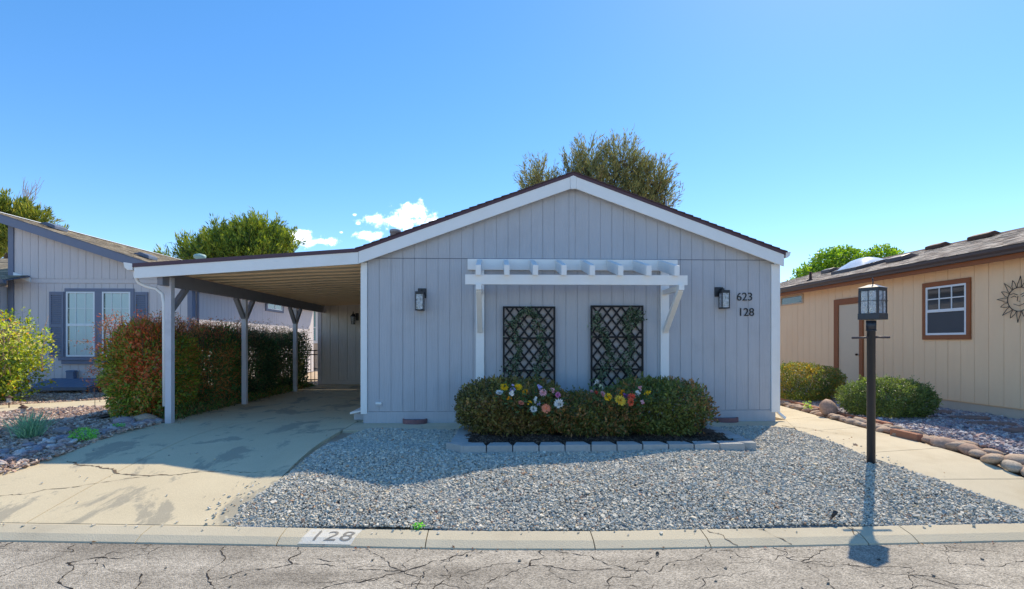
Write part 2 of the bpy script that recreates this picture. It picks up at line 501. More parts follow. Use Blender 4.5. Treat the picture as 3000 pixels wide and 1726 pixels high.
def asphalt_mat():
    m = bpy.data.materials.new('cracked_asphalt')
    nt, N, L, B = nodes_of(m)
    tc = N.new('ShaderNodeTexCoord')
    n1 = N.new('ShaderNodeTexNoise'); n1.inputs['Scale'].default_value = 1.5; n1.inputs['Detail'].default_value = 9; n1.inputs['Roughness'].default_value = .7
    L.new(tc.outputs['Object'], n1.inputs['Vector'])
    mx = N.new('ShaderNodeMix'); mx.data_type = 'RGBA'
    mx.inputs[6].default_value = lin(136, 128, 116) + (1,); mx.inputs[7].default_value = lin(182, 173, 158) + (1,)
    mrb = N.new('ShaderNodeMapRange'); mrb.inputs[1].default_value = .3; mrb.inputs[2].default_value = .7
    mpw = N.new('ShaderNodeMapping'); mpw.inputs['Scale'].default_value = (.22, 1.7, 1)
    L.new(tc.outputs['Object'], mpw.inputs[0])
    nw_ = N.new('ShaderNodeTexNoise'); nw_.inputs['Scale'].default_value = 1.2; nw_.inputs['Detail'].default_value = 4
    L.new(mpw.outputs[0], nw_.inputs['Vector'])
    av = N.new('ShaderNodeMath'); av.operation = 'MULTIPLY_ADD'; av.inputs[1].default_value = .9
    sb_ = N.new('ShaderNodeMath'); sb_.operation = 'SUBTRACT'; sb_.inputs[1].default_value = .45
    L.new(nw_.outputs[0], av.inputs[0]); L.new(n1.outputs[0], sb_.inputs[0]); L.new(sb_.outputs[0], av.inputs[2])
    L.new(av.outputs[0], mrb.inputs[0]); L.new(mrb.outputs[0], mx.inputs[0])
    # aggregate speckle
    v = N.new('ShaderNodeTexVoronoi'); v.inputs['Scale'].default_value = 95
    L.new(tc.outputs['Object'], v.inputs['Vector'])
    sp = N.new('ShaderNodeSeparateColor'); L.new(v.outputs['Color'], sp.inputs[0])
    mr = N.new('ShaderNodeMapRange'); mr.inputs[3].default_value = .55; mr.inputs[4].default_value = 1.45
    L.new(sp.outputs[0], mr.inputs[0])
    vm = N.new('ShaderNodeVectorMath'); vm.operation = 'SCALE'
    L.new(mx.outputs[2], vm.inputs[0]); L.new(mr.outputs[0], vm.inputs['Scale'])
    L.new(vm.outputs[0], B.inputs['Base Color'])
    B.inputs['Roughness'].default_value = .9; B.inputs['Specular IOR Level'].default_value = .25
    b1 = N.new('ShaderNodeBump'); b1.inputs['Strength'].default_value = .6; b1.inputs['Distance'].default_value = .012
    L.new(v.outputs['Distance'], b1.inputs['Height']); b1.invert = True
    L.new(b1.outputs[0], B.inputs['Normal'])
    return m


M_ASPH = asphalt_mat()
M_CRACK = mat('crack_gap', lin(52, 46, 42), .95, .3, scale=20, bump=0)
M_CRACKC = mat('concrete_crack', lin(116, 100, 80), .95, .3, scale=20, bump=0)
M_PAINTW = mat('worn_white_paint', lin(214, 208, 194), .8, .06, scale=20, bump=.2, dirt=lin(204, 193, 168), damt=1.0, dscale=13)
M_PAINTG = mat('worn_grey_paint', lin(138, 132, 122), .8, .15, scale=20, bump=.1)
M_GRAVBASE = mat('gravel_base', lin(165, 167, 166), .95, .3, scale=50, bump=1, bscale=120)
M_GRAVBASE_L = mat('brown_gravel_base', lin(176, 150, 134), .95, .3, scale=50, bump=1, bscale=120)


# ------------------------------------------------------------------ terrain
KX = [-60, -10, -4.84, -2.42, -.08, 1.06, 3.02, 5.19, 12, 60]
KY = [8.0, 5.75, 5.35, 5.17, 4.98, 4.94, 4.97, 5.02, 5.2, 6.5]


def yk(x): return np.interp(x, KX, KY)


def sst(a, b, x):
    t = np.clip((np.asarray(x, float) - a) / (b - a), 0, 1)
    return t * t * (3 - 2 * t)


def gz(x, y):
    x = np.asarray(x, float); y = np.asarray(y, float)
    d = np.maximum(y - yk(x), 0)
    k = sst(-2.9, -2.1, x)
    ln = 3.0 * (1 - k) + 2.05 * k
    pw = 1.5 * (1 - k) + 1.9 * k
    return -.36 * np.clip(1 - d / ln, 0, 1) ** pw


def gzf(x, y): return float(gz(x, y))


def grid_patch(mb, c00, c10, c11, c01, nx, ny, h, skirt=.12, zf=gzf):
    """bilinear patch draped on the terrain, raised by h, with side skirts"""
    V = []
    for j in range(ny + 1):
        for i in range(nx + 1):
            u, v = i / nx, j / ny
            x = (1 - u) * (1 - v) * c00[0] + u * (1 - v) * c10[0] + u * v * c11[0] + (1 - u) * v * c01[0]
            y = (1 - u) * (1 - v) * c00[1] + u * (1 - v) * c10[1] + u * v * c11[1] + (1 - u) * v * c01[1]
            V.append((x, y, zf(x, y) + h))
    F = []
    w = nx + 1
    for j in range(ny):
        for i in range(nx):
            a = j * w + i
            F.append((a, a + 1, a + w + 1, a + w))
    ring = [i for i in range(nx)] + [j * w + nx for j in range(ny)] + [ny * w + i for i in range(nx, 0, -1)] + [j * w for j in range(ny, 0, -1)]
    n0 = len(V)
    V += [(V[i][0], V[i][1], V[i][2] - skirt) for i in ring]
    m = len(ring)
    for k in range(m):
        k2 = (k + 1) % m
        F.append((ring[k], n0 + k, n0 + k2, ring[k2]))
    mb.add(V, F)
    return mb


# ground to the horizon
gxs = np.unique(np.concatenate([np.linspace(-600, -30, 12), np.linspace(-30, 30, 81), np.linspace(30, 600, 12)]))
gys = np.unique(np.concatenate([np.linspace(-300, 2, 12), np.linspace(2, 10, 41), np.linspace(10, 40, 31), np.linspace(40, 900, 12)]))
mb = MB()
GX, GY = np.meshgrid(gxs, gys)
ZZ = gz(GX, GY) - .035
ZZ = np.where(GY < yk(GX) + .05, -.56, ZZ)
V = np.stack([GX.ravel(), GY.ravel(), ZZ.ravel()], 1)
nx = len(gxs)
F = [(j * nx + i, j * nx + i + 1, (j + 1) * nx + i + 1, (j + 1) * nx + i) for j in range(len(gys) - 1) for i in range(nx - 1)]
mb.add(V.tolist(), F, True)
tag(part(None, 'ground', mb, M_DIRT), kind='structure')

# road
mb = MB()
rx = np.concatenate([np.linspace(-60, -8, 14), np.linspace(-7, 8, 31), np.linspace(9, 60, 14)])
ry = [-1.0, -.75, -.5, -.25, 0]
V = []; F = []
for x in rx:
    e = float(yk(x)) - .2
    for t in (0, .25, .5, .75, 1):
        y = -8 + (e + 8) * t
        V.append((x, y, -.425))
n = 5
for i in range(len(rx) - 1):
    for j in range(n - 1):
        F.append((i * n + j, (i + 1) * n + j, (i + 1) * n + j + 1, i * n + j + 1))
mb.add(V, F)
road = tag(part(None, 'road', mb, M_ASPH), kind='structure')

rng = np.random.default_rng(11)


def crack_ribbon(mb, pts, w0, w1, zf, rg, jag=.035, h=.004):
    """thin jagged dark ribbon along pts draped on zf"""
    P = []
    for a, b in zip(pts[:-1], pts[1:]):
        a = np.array(a, float); b = np.array(b, float)
        k = max(2, int(np.linalg.norm(b - a) / .035))
        nrm = np.array([-(b - a)[1], (b - a)[0]]) / (np.linalg.norm(b - a) + 1e-9)
        ph = rg.normal(0, 1, 4)
        for i in range(k):
            t = i / k
            off = jag * math.sin(math.pi * t) * (.6 * math.sin(3.1 * t * 2 + ph[0]) + .5 * math.sin(9 * t + ph[1])) + rg.normal(0, .0075)
            P.append(a + (b - a) * t + nrm * off)
    P.append(np.array(pts[-1], float))
    V = []; F = []
    m = len(P)
    for i, p in enumerate(P):
        d = P[min(i + 1, m - 1)] - P[max(i - 1, 0)]; d = d / (np.linalg.norm(d) + 1e-9)
        nn = np.array([-d[1], d[0]])
        w = (w0 + (w1 - w0) * i / m) * (.15 + 1.5 * rg.random() ** 1.6) / 2
        for s_ in (-1, 1):
            q = p + nn * w * s_
            V.append((q[0], q[1], zf(q[0], q[1]) + h))
    for i in range(m - 1):
        F.append((2 * i, 2 * i + 1, 2 * i + 3, 2 * i + 2))
    mb.add(V, F)


# road cracks: a jittered net of cells, some edges left out
zr = lambda x, y: -.425
mb = MB()
cell = .62
pts = {}
for i in range(-16, 18):
    for j in range(-3, 10):
        sh = .5 if j % 2 else 0
        pts[i, j] = ((i + sh + rng.uniform(-.42, .42)) * cell, 1.0 + (j + rng.uniform(-.42, .42)) * cell * .78)
for i in range(-15, 17):
    for j in range(-2, 9):
        nb = [(i + 1, j), (i, j + 1) if j % 2 == 0 else (i + 1, j + 1), (i - 1, j + 1) if j % 2 == 0 else (i, j + 1)]
        for k, q in enumerate(nb):
            pr = (.46, .62, .56)[k]
            a, b = pts[i, j], pts[q] if q in pts else None
            if b is None or rng.random() > pr: continue
            if max(a[1] - yk(a[0]), b[1] - yk(b[0])) > -.27: 
                if min(a[1] - yk(a[0]), b[1] - yk(b[0])) > -.35: continue
                # clip at road edge
                t = .999
                for t in np.linspace(1, 0, 30):
                    x_, y_ = a[0] + (b[0] - a[0]) * t, a[1] + (b[1] - a[1]) * t
                    if y_ < yk(x_) - .27: break
                b = (a[0] + (b[0] - a[0]) * t, a[1] + (b[1] - a[1]) * t)
                if a[1] > yk(a[0]) - .27: continue
            w = rng.choice([.005, .008, .008, .015])
            crack_ribbon(mb, [a, b], w, w * rng.uniform(.4, 1.1), zr, rng, jag=.06, h=.003)
# finer hairline cracks between the big ones
for k in range(150):
    x0 = rng.uniform(-6, 6.5); y0 = rng.uniform(2.9, float(yk(x0)) - .32)
    an = rng.uniform(0, 6.28); L_ = rng.uniform(.15, .5)
    q = [(x0, y0)]
    for _ in range(3):
        an += rng.normal(0, .55)
        q.append((q[-1][0] + math.cos(an) * L_ / 2, q[-1][1] + math.sin(an) * L_ / 3))
    q = [a for a in q if a[1] < yk(a[0]) - .28]
    if len(q) > 1: crack_ribbon(mb, q, .006, .003, zr, rng, jag=.03, h=.003)
part(road, 'crack', mb, M_CRACK, kind='stuff')

# kerb: ribbon of concrete segments
kerb = struct('kerb')
kerb_joint = [-12, -9, -6.2, -3.3, -1.98, -.62, .9, 1.95, 3.42, 3.9, 6.2, 9, 12]
for a, b in zip(kerb_joint[:-1], kerb_joint[1:]):
    a += .005; b -= .005
    mb = MB()
    xs = np.linspace(a, b, max(2, int((b - a) / .3)) + 1)
    V = []; F = []
    for x in xs:
        y = float(yk(x))
        for dy, z in ((.02, -.50), (.02, -.352), (-.02, -.345), (-.17, -.372), (-.255, -.412), (-.27, -.50)):
            V.append((x, y + dy, z))
    for i in range(len(xs) - 1):
        for k in range(5):
            F.append((i * 6 + k, i * 6 + k + 1, (i + 1) * 6 + k + 1, (i + 1) * 6 + k))
    F.append(tuple(range(5, -1, -1))); F.append(tuple((len(xs) - 1) * 6 + k for k in range(6)))
    mb.add(V, F)
    part(kerb, 'kerb_segment', mb, M_KERB)
mb = MB()
for x0, x1 in ((2.0, 2.2), (3.36, 3.42), (2.5, 2.7)):
    crack_ribbon(mb, [(x0, float(yk(x0)) - .03), (x1, float(yk(x1)) - .25)], .01, .008, lambda x, y: float(np.interp(y - yk(x), [-.255, -.17, -.02], [-.412, -.372, -.345])), rng, h=.003)
part(kerb, 'crack', mb, M_CRACKC, kind='stuff')


def kz(x, y): return float(np.interp(y - yk(x), [-.255, -.17, -.02], [-.412, -.372, -.345]))


# driveway
drive = struct('driveway')


def slab(parent, name, c00, c10, c11, c01, h=.006, nx=8, ny=8, m=M_CONC):
    return part(parent, name, grid_patch(MB(), c00, c10, c11, c01, nx, ny, h), m)


yA = 9.62
g = .006
slab(drive, 'slab', (-4.6 + g, float(yk(-4.6)) + .03), (-2.46, float(yk(-2.46)) + .03), (-2.46, yA - g), (-4.55 + g, yA - g), ny=16, nx=6)
slab(drive, 'slab', (-6.75, float(yk(-6.75)) + .03), (-4.6 - g, float(yk(-4.6)) + .03), (-4.55 - g, yA - g), (-5.85, yA - g), ny=16, nx=6)
slab(drive, 'slab', (-2.45 + g, float(yk(-2.45)) + .03), (-1.9, float(yk(-1.9)) + .03), (-2.25, 6.3), (-2.45 + g, 6.3), nx=3)
slab(drive, 'slab', (-5.85, yA + g), (-2.32, yA + g), (-2.32, 13.8 - g), (-5.9, 13.8 - g))
slab(drive, 'slab', (-5.9, 13.8 + g), (-2.32, 13.8 + g), (-2.32, 17.95), (-5.95, 17.95))
mb = MB()
zf = lambda x, y: gzf(x, y) + .006
crack_ribbon(mb, [(-5.9, 5.95), (-5.2, 6.0), (-4.6, 6.25), (-4.1, 6.45)], .012, .008, zf, rng, h=.003)
crack_ribbon(mb, [(-5.5, 7.0), (-4.9, 6.75), (-4.4, 6.5), (-4.1, 6.45), (-3.5, 6.55), (-2.7, 6.5)], .03, .01, zf, rng, h=.003)
part(drive, 'crack', mb, M_CRACKC, kind='stuff')

# concrete pad along the front wall
pad = struct('front_pad')
for a, b in ((-2.44, -.2), (-.19, 2.2), (2.21, 5.3)):
    slab(pad, 'slab', (a, 8.6), (b, 8.6), (b, 9.44), (a, 9.44), h=.008, nx=2, ny=2, m=M_WALK)

# front walk on the right
walk = struct('walkway')
WL = [(5.5, 5.06), (5.42, 5.15), (4.95, 5.83), (4.66, 6.65), (4.82, 8.2), (5.31, 9.5), (5.31, 13), (5.31, 20)]
WR = [(6.3, 5.06), (6.25, 5.15), (6.06, 5.83), (5.98, 6.9), (6.08, 8.6), (6.2, 9.85), (6.5, 13), (6.6, 20)]
for i in range(1, len(WL) - 1):
    a, b, c, d = WL[i], WR[i], WR[i + 1], WL[i + 1]
    k = .006
    part(walk, 'slab', grid_patch(MB(), (a[0], a[1] + k), (b[0], b[1] + k), (c[0], c[1] - k), (d[0], d[1] - k), 4, 5, .012), M_WALK)
mb = MB()
crack_ribbon(mb, [(4.75, 8.9), (5.05, 8.6), (5.3, 8.0)], .02, .012, lambda x, y: .012, rng, h=.003)
part(walk, 'crack', mb, M_CRACKC, kind='stuff')

# left neighbour's walk
lwalk = struct('neighbour_walk')
for i in range(4):
    t0, t1 = i / 4, (i + 1) / 4 - .006
    A = lambda t: (-13.5 + t * 5.6, 10.2 + t * 4.3)
    Bq = lambda t: (-12.4 + t * 5.6, 9.1 + t * 4.3)
    slab(lwalk, 'slab', Bq(t0), Bq(t1), A(t1), A(t0), h=.02, nx=3, ny=3, m=M_WALK)


# ------------------------------------------------------------------ gravel beds (uncountable stones)
def inside(P, poly):
    x, y = P[:, 0], P[:, 1]; c = np.zeros(len(P), bool); j = len(poly) - 1
    for i in range(len(poly)):
        xi, yi = poly[i]; xj, yj = poly[j]
        c ^= ((yi > y) != (yj > y)) & (x < (xj - xi) * (y - yi) / (yj - yi + 1e-12) + xi)
        j = i
    return c


BOXV = np.array([(-1, -1, -1), (1, -1, -1), (1, 1, -1), (-1, 1, -1), (-1, -1, 1), (1, -1, 1), (1, 1, 1), (-1, 1, 1)], float)
BOXT = np.array([(0, 2, 1), (0, 3, 2), (4, 5, 6), (4, 6, 7), (0, 1, 5), (0, 5, 4), (1, 2, 6), (1, 6, 5), (2, 3, 7), (2, 7, 6), (3, 0, 4), (3, 4, 7)])


def rand_rot(n, rg):
    q = rg.normal(size=(n, 4)); q /= np.linalg.norm(q, axis=1, keepdims=True)
    w, x, y, z = q.T
    return np.stack([1 - 2 * (y * y + z * z), 2 * (x * y - z * w), 2 * (x * z + y * w), 2 * (x * y + z * w), 1 - 2 * (x * x + z * z), 2 * (y * z - x * w),
                     2 * (x * z - y * w), 2 * (y * z + x * w), 1 - 2 * (x * x + y * y)], 1).reshape(n, 3, 3)


def stones(name, P, size, pal, rg, parent=None, flat=.7, warm=(1, 1, 1)):
    n = len(P)
    V = np.repeat(BOXV[None], n, 0) * (.72 + .45 * rg.random((n, 8, 1))) + rg.normal(0, .16, (n, 8, 3))
    V[:, :, 2] *= flat * rg.uniform(.6, 1.2, (n, 1))
    V[:, :, 0] *= rg.uniform(.8, 1.5, (n, 1))
    a_ = rg.uniform(0, 6.28, n); tx = rg.normal(0, .33, n); ty = rg.normal(0, .33, n)
    cz_, sz_ = np.cos(a_), np.sin(a_)
    Rm = np.zeros((n, 3, 3)); Rm[:, 0, 0] = cz_; Rm[:, 0, 1] = -sz_; Rm[:, 1, 0] = sz_; Rm[:, 1, 1] = cz_; Rm[:, 2, 2] = 1
    Tx = np.zeros((n, 3, 3)); Tx[:, 0, 0] = 1; Tx[:, 1, 1] = np.cos(tx); Tx[:, 1, 2] = -np.sin(tx); Tx[:, 2, 1] = np.sin(tx); Tx[:, 2, 2] = np.cos(tx)
    Ty = np.zeros((n, 3, 3)); Ty[:, 1, 1] = 1; Ty[:, 0, 0] = np.cos(ty); Ty[:, 0, 2] = np.sin(ty); Ty[:, 2, 0] = -np.sin(ty); Ty[:, 2, 2] = np.cos(ty)
    V = np.einsum('nij,nkj->nki', Rm @ Tx @ Ty, V) * (size * rg.lognormal(-.05, .36, n) * .42)[:, None, None]
    V += P[:, None, :]
    T = BOXT[None] + (np.arange(n) * 8)[:, None, None]
    pal = np.array(pal)
    C = pal[rg.integers(0, len(pal), n)] * rg.uniform(.84, 1.13, (n, 1)) * np.array(warm)
    C = np.repeat(C[:, None, :], 8, 1)
    me = tri_mesh(name, V.reshape(-1, 3), T.reshape(-1, 3), np.clip(C.reshape(-1, 3), 0, 1))
    o = link(name, me, M_STONECOL, parent, (0, 0, 0))
    return o


def bed_points(poly, dens, rg, lift=(.0, .028), holes=()):
    p = np.array(poly); lo, hi = p.min(0), p.max(0)
    n = int(dens * (hi - lo).prod())
    Q = rg.uniform(lo, hi, (n, 2))
    Q = Q[inside(Q, poly)]
    for h in holes: Q = Q[~inside(Q, h)]
    z = gz(Q[:, 0], Q[:, 1]) + rg.uniform(lift[0], lift[1], len(Q))
    mound = .018 * (np.sin(Q[:, 0] * 3.1 + 1.3 * np.sin(Q[:, 1] * 2.3)) + np.sin(Q[:, 1] * 4.3 + Q[:, 0] * 1.7)) * .5 + .012
    return np.column_stack([Q, z + mound])


def bed_base(name, poly, m, h):
    mbx = MB()
    # triangulated fan by grid clip: drape a fine grid and keep cells inside
    p = np.array(poly); lo, hi = p.min(0), p.max(0); st = .16
    xs = np.arange(lo[0], hi[0] + st, st); ys = np.arange(lo[1], hi[1] + st, st)
    idx = {}
    for i in range(len(xs) - 1):
        for j in range(len(ys) - 1):
            c = np.array([[xs[i] + st / 2, ys[j] + st / 2]])
            if not inside(c, poly)[0]: continue
            f = []
            for a, b in ((i, j), (i + 1, j), (i + 1, j + 1), (i, j + 1)):
                if (a, b) not in idx:
                    idx[a, b] = len(mbx.V); mbx.V.append((xs[a], ys[b], gzf(xs[a], ys[b]) + h))
                f.append(idx[a, b])
            mbx.F.append(tuple(f)); mbx.smooth.append(True)
    return tag(part(None, name, mbx, m), kind='structure')


kb = [(x, float(yk(x)) + .01) for x in np.linspace(-2.42, 5.55, 24)]
kb = [(x, y + .035 * math.sin(x * 9) * math.sin(x * 2.3)) for x, y in kb]
GRAV = kb + [(5.2, 5.45), (4.97, 5.85), (4.78, 6.3), (4.68, 6.7), (4.72, 7.4), (4.84, 8.1), (4.78, 8.5), (4.4, 8.66), (3.3, 8.66), (3.2, 8.6), (-.45, 8.6), (-1.1, 8.68), (-2.0, 8.6), (-2.2, 8.1),
             (-2.3, 7.4), (-2.36, 6.7), (-2.4, 6.2), (-2.52, 5.8), (-2.64, 5.55), (-2.56, 5.42), (-2.66, 5.3), (-2.55, 5.2)]
PLANT = [(-.5, 6.8), (3.35, 6.8), (3.4, 8.9), (-.6, 8.9)]
bed_base('gravel_bed', GRAV, M_GRAVBASE, .0)
rg = np.random.default_rng(3)
P = bed_points(GRAV, 6400, rg, lift=(-.002, .013), holes=[PLANT])
# fine stones thin out with a few strays onto the concrete
stray = np.column_stack([rg.normal(-2.75, .12, 60), rg.uniform(5.2, 6.2, 60)])
stray = np.vstack([stray, np.column_stack([rg.uniform(-5.5, -2.8, 22), rg.uniform(5.3, 7.5, 22)]), np.column_stack([rg.uniform(4.6, 5.0, 40), rg.uniform(6, 8, 40)])])
stray = np.column_stack([stray, gz(stray[:, 0], stray[:, 1]) + .016])
ks = np.column_stack([rg.uniform(-6, 6, 60), np.zeros(60), np.zeros(60)])
ks[:, 1] = yk(ks[:, 0]) - rg.uniform(.02, .1, 60) ** 1.0
ks[:, 2] = [kz(a, b) + .008 for a, b in ks[:, :2]]
rs = np.column_stack([rg.uniform(-3, 5, 70), rg.uniform(3.2, 4.7, 70), np.full(70, -.418)])
P = np.vstack([P, stray, ks])
gpal = [lin(184, 185, 181), lin(196, 196, 191), lin(176, 179, 178), lin(164, 170, 172), lin(212, 210, 203), lin(184, 187, 184), lin(148, 156, 161), lin(192, 189, 181)] * 4 + [lin(168, 142, 124), lin(196, 184, 160)]
tag(stones('gravel', P, .016, gpal, rg, flat=.6, warm=(1.18, 1.08, .94)), 'loose blue-grey crushed gravel in front of the house', 'gravel', kind='stuff')
tag(stones('road_grit', rs, .014, [lin(80, 78, 74), lin(120, 116, 108)], rg), 'small dark grit scattered on the cracked asphalt', 'grit', kind='stuff')

# right neighbour's yard
GR_R = [(6.55, 5.2), (9.5, 5.2), (9.5, 15.5), (6.65, 15.5), (6.58, 10)]
bed_base('neighbour_gravel_bed', GR_R, M_GRAVBASE, .0)
Pr = bed_points(GR_R, 1500, rg)
tag(stones('purple_gravel', Pr, .03, [lin(158, 150, 154), lin(186, 178, 178), lin(134, 130, 140), lin(172, 148, 144), lin(200, 194, 190)], rg), 'purple grey gravel beside the peach house', 'gravel', kind='stuff')

# left neighbour's yard
GR_L = [(-14.5, 7.0), (-6.0, 6.2), (-5.75, 7.0), (-5.8, 9.7), (-7.5, 9.9), (-7.6, 15.6), (-14.5, 15.6)]
LW = [(-13.5, 10.2), (-7.9, 14.5), (-6.8, 13.4), (-12.4, 9.1)]
bed_base('brown_gravel_bed', GR_L, M_GRAVBASE_L, .0)
Pl = bed_points(GR_L, 1000, rg, holes=[LW])
tag(stones('brown_gravel', Pl, .034, [lin(184, 156, 140), lin(204, 180, 162), lin(154, 132, 126), lin(216, 196, 178), lin(166, 136, 116)], rg, flat=.5), 'brown and mauve gravel in the left neighbour yard', 'gravel', kind='stuff')


# ------------------------------------------------------------------ siding helper
def siding(parent, O, u, n, edges, z0, top, m, gap=.010, th=.016, bev=0):
    """boards as single objects; edges = list of u positions, top = function of u"""
    O = Vector(O); u = Vector(u); n = Vector(n)
    for a, b in zip(edges[:-1], edges[1:]):
        ka = edges.index(a) % 6 == 3; kb_ = edges.index(b) % 6 == 3
        a2, b2 = a + gap / 2 * (1.5 if ka else 1), b - gap / 2 * (1.5 if kb_ else 1)
        ta, tb = top(a2), top(b2)
        if max(ta, tb) - z0 < .03: continue
        ta = max(ta, z0 + .005); tb = max(tb, z0 + .005)
        q = [O + u * a2 + Vector((0, 0, z0)), O + u * b2 + Vector((0, 0, z0)), O + u * b2 + Vector((0, 0, tb)), O + u * a2 + Vector((0, 0, ta))]
        mb = MB(); mb.prism(q, n * -th)
        # outward orientation
        part(parent, 'siding_board', mb, m)


def fix_normals():
    for me in bpy.data.meshes:
        if len(me.polygons) > 20000: continue
        bm = bmesh.new(); bm.from_mesh(me)
        bmesh.ops.recalc_face_normals(bm, faces=bm.faces)
        bm.to_mesh(me); bm.free()


# ------------------------------------------------------------------ main house
XC = 1.38                      # ridge
SL = .362
WX0, WX1, WY = -2.30, 5.06, 9.35
ZR = 4.41


def roof_z(x): return ZR - SL * abs(x - XC)


house = thing('grey_house', 'low grey gabled house with white trim behind the gravel yard', 'house', (XC, WY, 0))
HB = 24.5
body = MB()
body.prism([(WX0 + .01, WY + .016, .0), (WX1 - .01, WY + .016, .0), (WX1 - .01, WY + .016, roof_z(WX1) - .16), (XC, WY + .016, ZR - .16), (WX0 + .01, WY + .016, roof_z(WX0) - .16)], (0, HB - WY, 0))
wall = part(house, 'wall', body, M_SIDE)
bw = (4.965 - (-2.22)) / 35
eds = [-2.22 + bw * i for i in range(36)]
siding(wall, (0, WY, 0), (1, 0, 0), (0, -1, 0), eds, .215, lambda x: 2.893, M_SIDE, gap=.005, th=.009)
up_ed = [e for e in eds if abs(e - XC) > .12] + [XC - .055, XC + .055]
up_ed = sorted(up_ed)
siding(wall, (0, WY, 0), (1, 0, 0), (0, -1, 0), up_ed, 2.905, lambda x: roof_z(x) - .22, M_SIDE, gap=.0045, th=.008)
# flashing at the seam, skirting, corner boards
part(house, 'seam_flashing', MB().box(-2.22, 4.965, WY - .004, WY + .01, 2.8935, 2.9045), M_SIDE_BACK)
part(house, 'skirting', MB().box(-2.29, 5.05, WY - .012, WY + .014, -.02, .205), M_SIDE, bevel=.004)
for a, b in ((-2.33, -2.222), (4.967, 5.075)):
    part(house, 'corner_board', MB().box(a, b, WY - .03, WY + .014, .17, roof_z(a if a > 0 else b) - .29), M_WHITE, bevel=.004)
part(house, 'corner_board', MB().box(-2.345, -2.318, WY + .0165, WY + .12, .17, 2.8), M_WHITE, bevel=.003)
part(house, 'corner_board', MB().box(5.05, 5.075, WY + .0165, WY + .12, .17, 2.8), M_WHITE, bevel=.003)
# rake fascia
FY0, FY1 = WY - .15, WY - .12
XE0, XE1 = -2.34, 5.13
for s, xe in ((-1, XE0), (1, XE1)):
    x0 = XC + s * .055
    top, bot = -.075, -.285
    mb = MB()
    q = [(x0, FY0, roof_z(x0) + top), (xe, FY0, roof_z(xe) + top), (xe, FY0, roof_z(xe) + bot), (x0, FY0, roof_z(x0) + bot)]
    mb.prism(q, (0, .03, 0))
    part(house, 'rake_board', mb, M_WHITE, bevel=.004)
    # soffit between rake board and wall
    mb = MB()
    q = [(x0, FY1, roof_z(x0) - .21), (xe, FY1, roof_z(xe) - .21), (xe, FY1, roof_z(xe) - .19), (x0, FY1, roof_z(x0) - .19)]
    mb.prism(q, (0, .115, 0))
    part(house, 'soffit', mb, M_WHITE)
mb = MB()
q = [(XC - .053, FY0 - .008, ZR - .06), (XC - .022, FY0 - .008, ZR - .035), (XC + .022, FY0 - .008, ZR - .035), (XC + .053, FY0 - .008, ZR - .06), (XC + .053, FY0 - .008, ZR - .305), (XC - .053, FY0 - .008, ZR - .305)]
mb.prism(q, (0, .04, 0))
part(house, 'ridge_plate', mb, M_WHITE, bevel=.003)
# roof: slab, drip edge, stepped shingle courses
roof_mb = MB()
for s, xe in ((-1, XE0 - .02), (1, XE1 + .02)):
    q = [(XC, FY0 - .01, ZR - .075), (xe, FY0 - .01, roof_z(xe) - .075), (xe, FY0 - .01, roof_z(xe) - .02), (XC, FY0 - .01, ZR - .02)]
    roof_mb.prism(q, (0, HB - FY0 + .3, 0))
roof = part(house, 'roof', roof_mb, M_DRIP)
rg = np.random.default_rng(5)
mb = MB()
for s, xe in ((-1, XE0 - .05), (1, XE1 + .05)):
    ncs = 27
    for k in range(ncs):
        f0, f1 = k / ncs, (k + 1.25) / ncs
        xa = xe + (XC - xe) * f0; xb = xe + (XC - xe) * min(f1, 1)
        h = .002 + .004 * rg.random(); yo = rg.uniform(-.004, .003)
        q = [(xa, FY0 - .03 + yo, roof_z(xa) - .02), (xb, FY0 - .03 + yo, roof_z(xb) - .02), (xb, FY0 - .03 + yo, roof_z(xb) - .012), (xa, FY0 - .03 + yo, roof_z(xa) + h)]
        mb.prism(q, (0, HB - FY0 + .35, 0))
part(roof, 'shingles', mb, M_SHINGLE_EDGE, kind='stuff')
# gutter and downspout on the right corner
mb = MB()
q = [(5.165, FY0 + .01, 3.03), (5.26, FY0 + .01, 3.03), (5.24, FY0 + .01, 2.96), (5.20, FY0 + .01, 2.925), (5.165, FY0 + .01, 2.925)]
mb.prism(q, (0, 14.5, 0))
part(house, 'gutter', mb, M_WHITE, bevel=.003)
part(house, 'downspout', MB().box(5.078, 5.13, WY - .02, WY + .06, .17, 2.93).hexa([(5.078, WY - .02, .17), (5.13, WY - .02, .17), (5.13, WY + .06, .17), (5.078, WY + .06, .17)][::-1],
     [(5.19, WY - .075, .045), (5.215, WY - .075, .085), (5.215, WY + .02, .085), (5.19, WY + .02, .045)][::-1]), M_WHITE, bevel=.004)
# vent wells in front of the skirting
for x in (-1.39, 4.14, -.35):
    w = .215
    mb = MB()
    ring = [(x + w * math.cos(a), WY - .022 - .17 * math.sin(a)) for a in np.linspace(0, math.pi, 11)]
    inn = [(x + (w - .03) * math.cos(a), WY - .022 - .14 * math.sin(a)) for a in np.linspace(0, math.pi, 11)]
    V = [(p[0], p[1], z) for z in (.0, .085) for p in ring] + [(p[0], p[1], z) for z in (.0, .085) for p in inn]
    F = []
    for i in range(10):
        F += [(i, i + 1, 12 + i, 11 + i), (22 + i, 33 + i, 34 + i, 23 + i), (11 + i, 12 + i, 34 + i, 33 + i)]
    mb.add(V, F)
    o = part(house, 'vent_well', mb, M_WELL)
    part(o, 'well_cover', MB().prism([(p[0], p[1], .07) for p in inn], (0, 0, .008)), M_WELLTOP)
o = part(house, 'outlet_cover', MB().box(-2.075, -1.97, WY - .03, WY - .002, .335, .376), M_WHITE, bevel=.006)
part(o, 'lip', MB().box(-2.08, -1.965, WY - .022, WY - .002, .305, .333), M_SIDE)
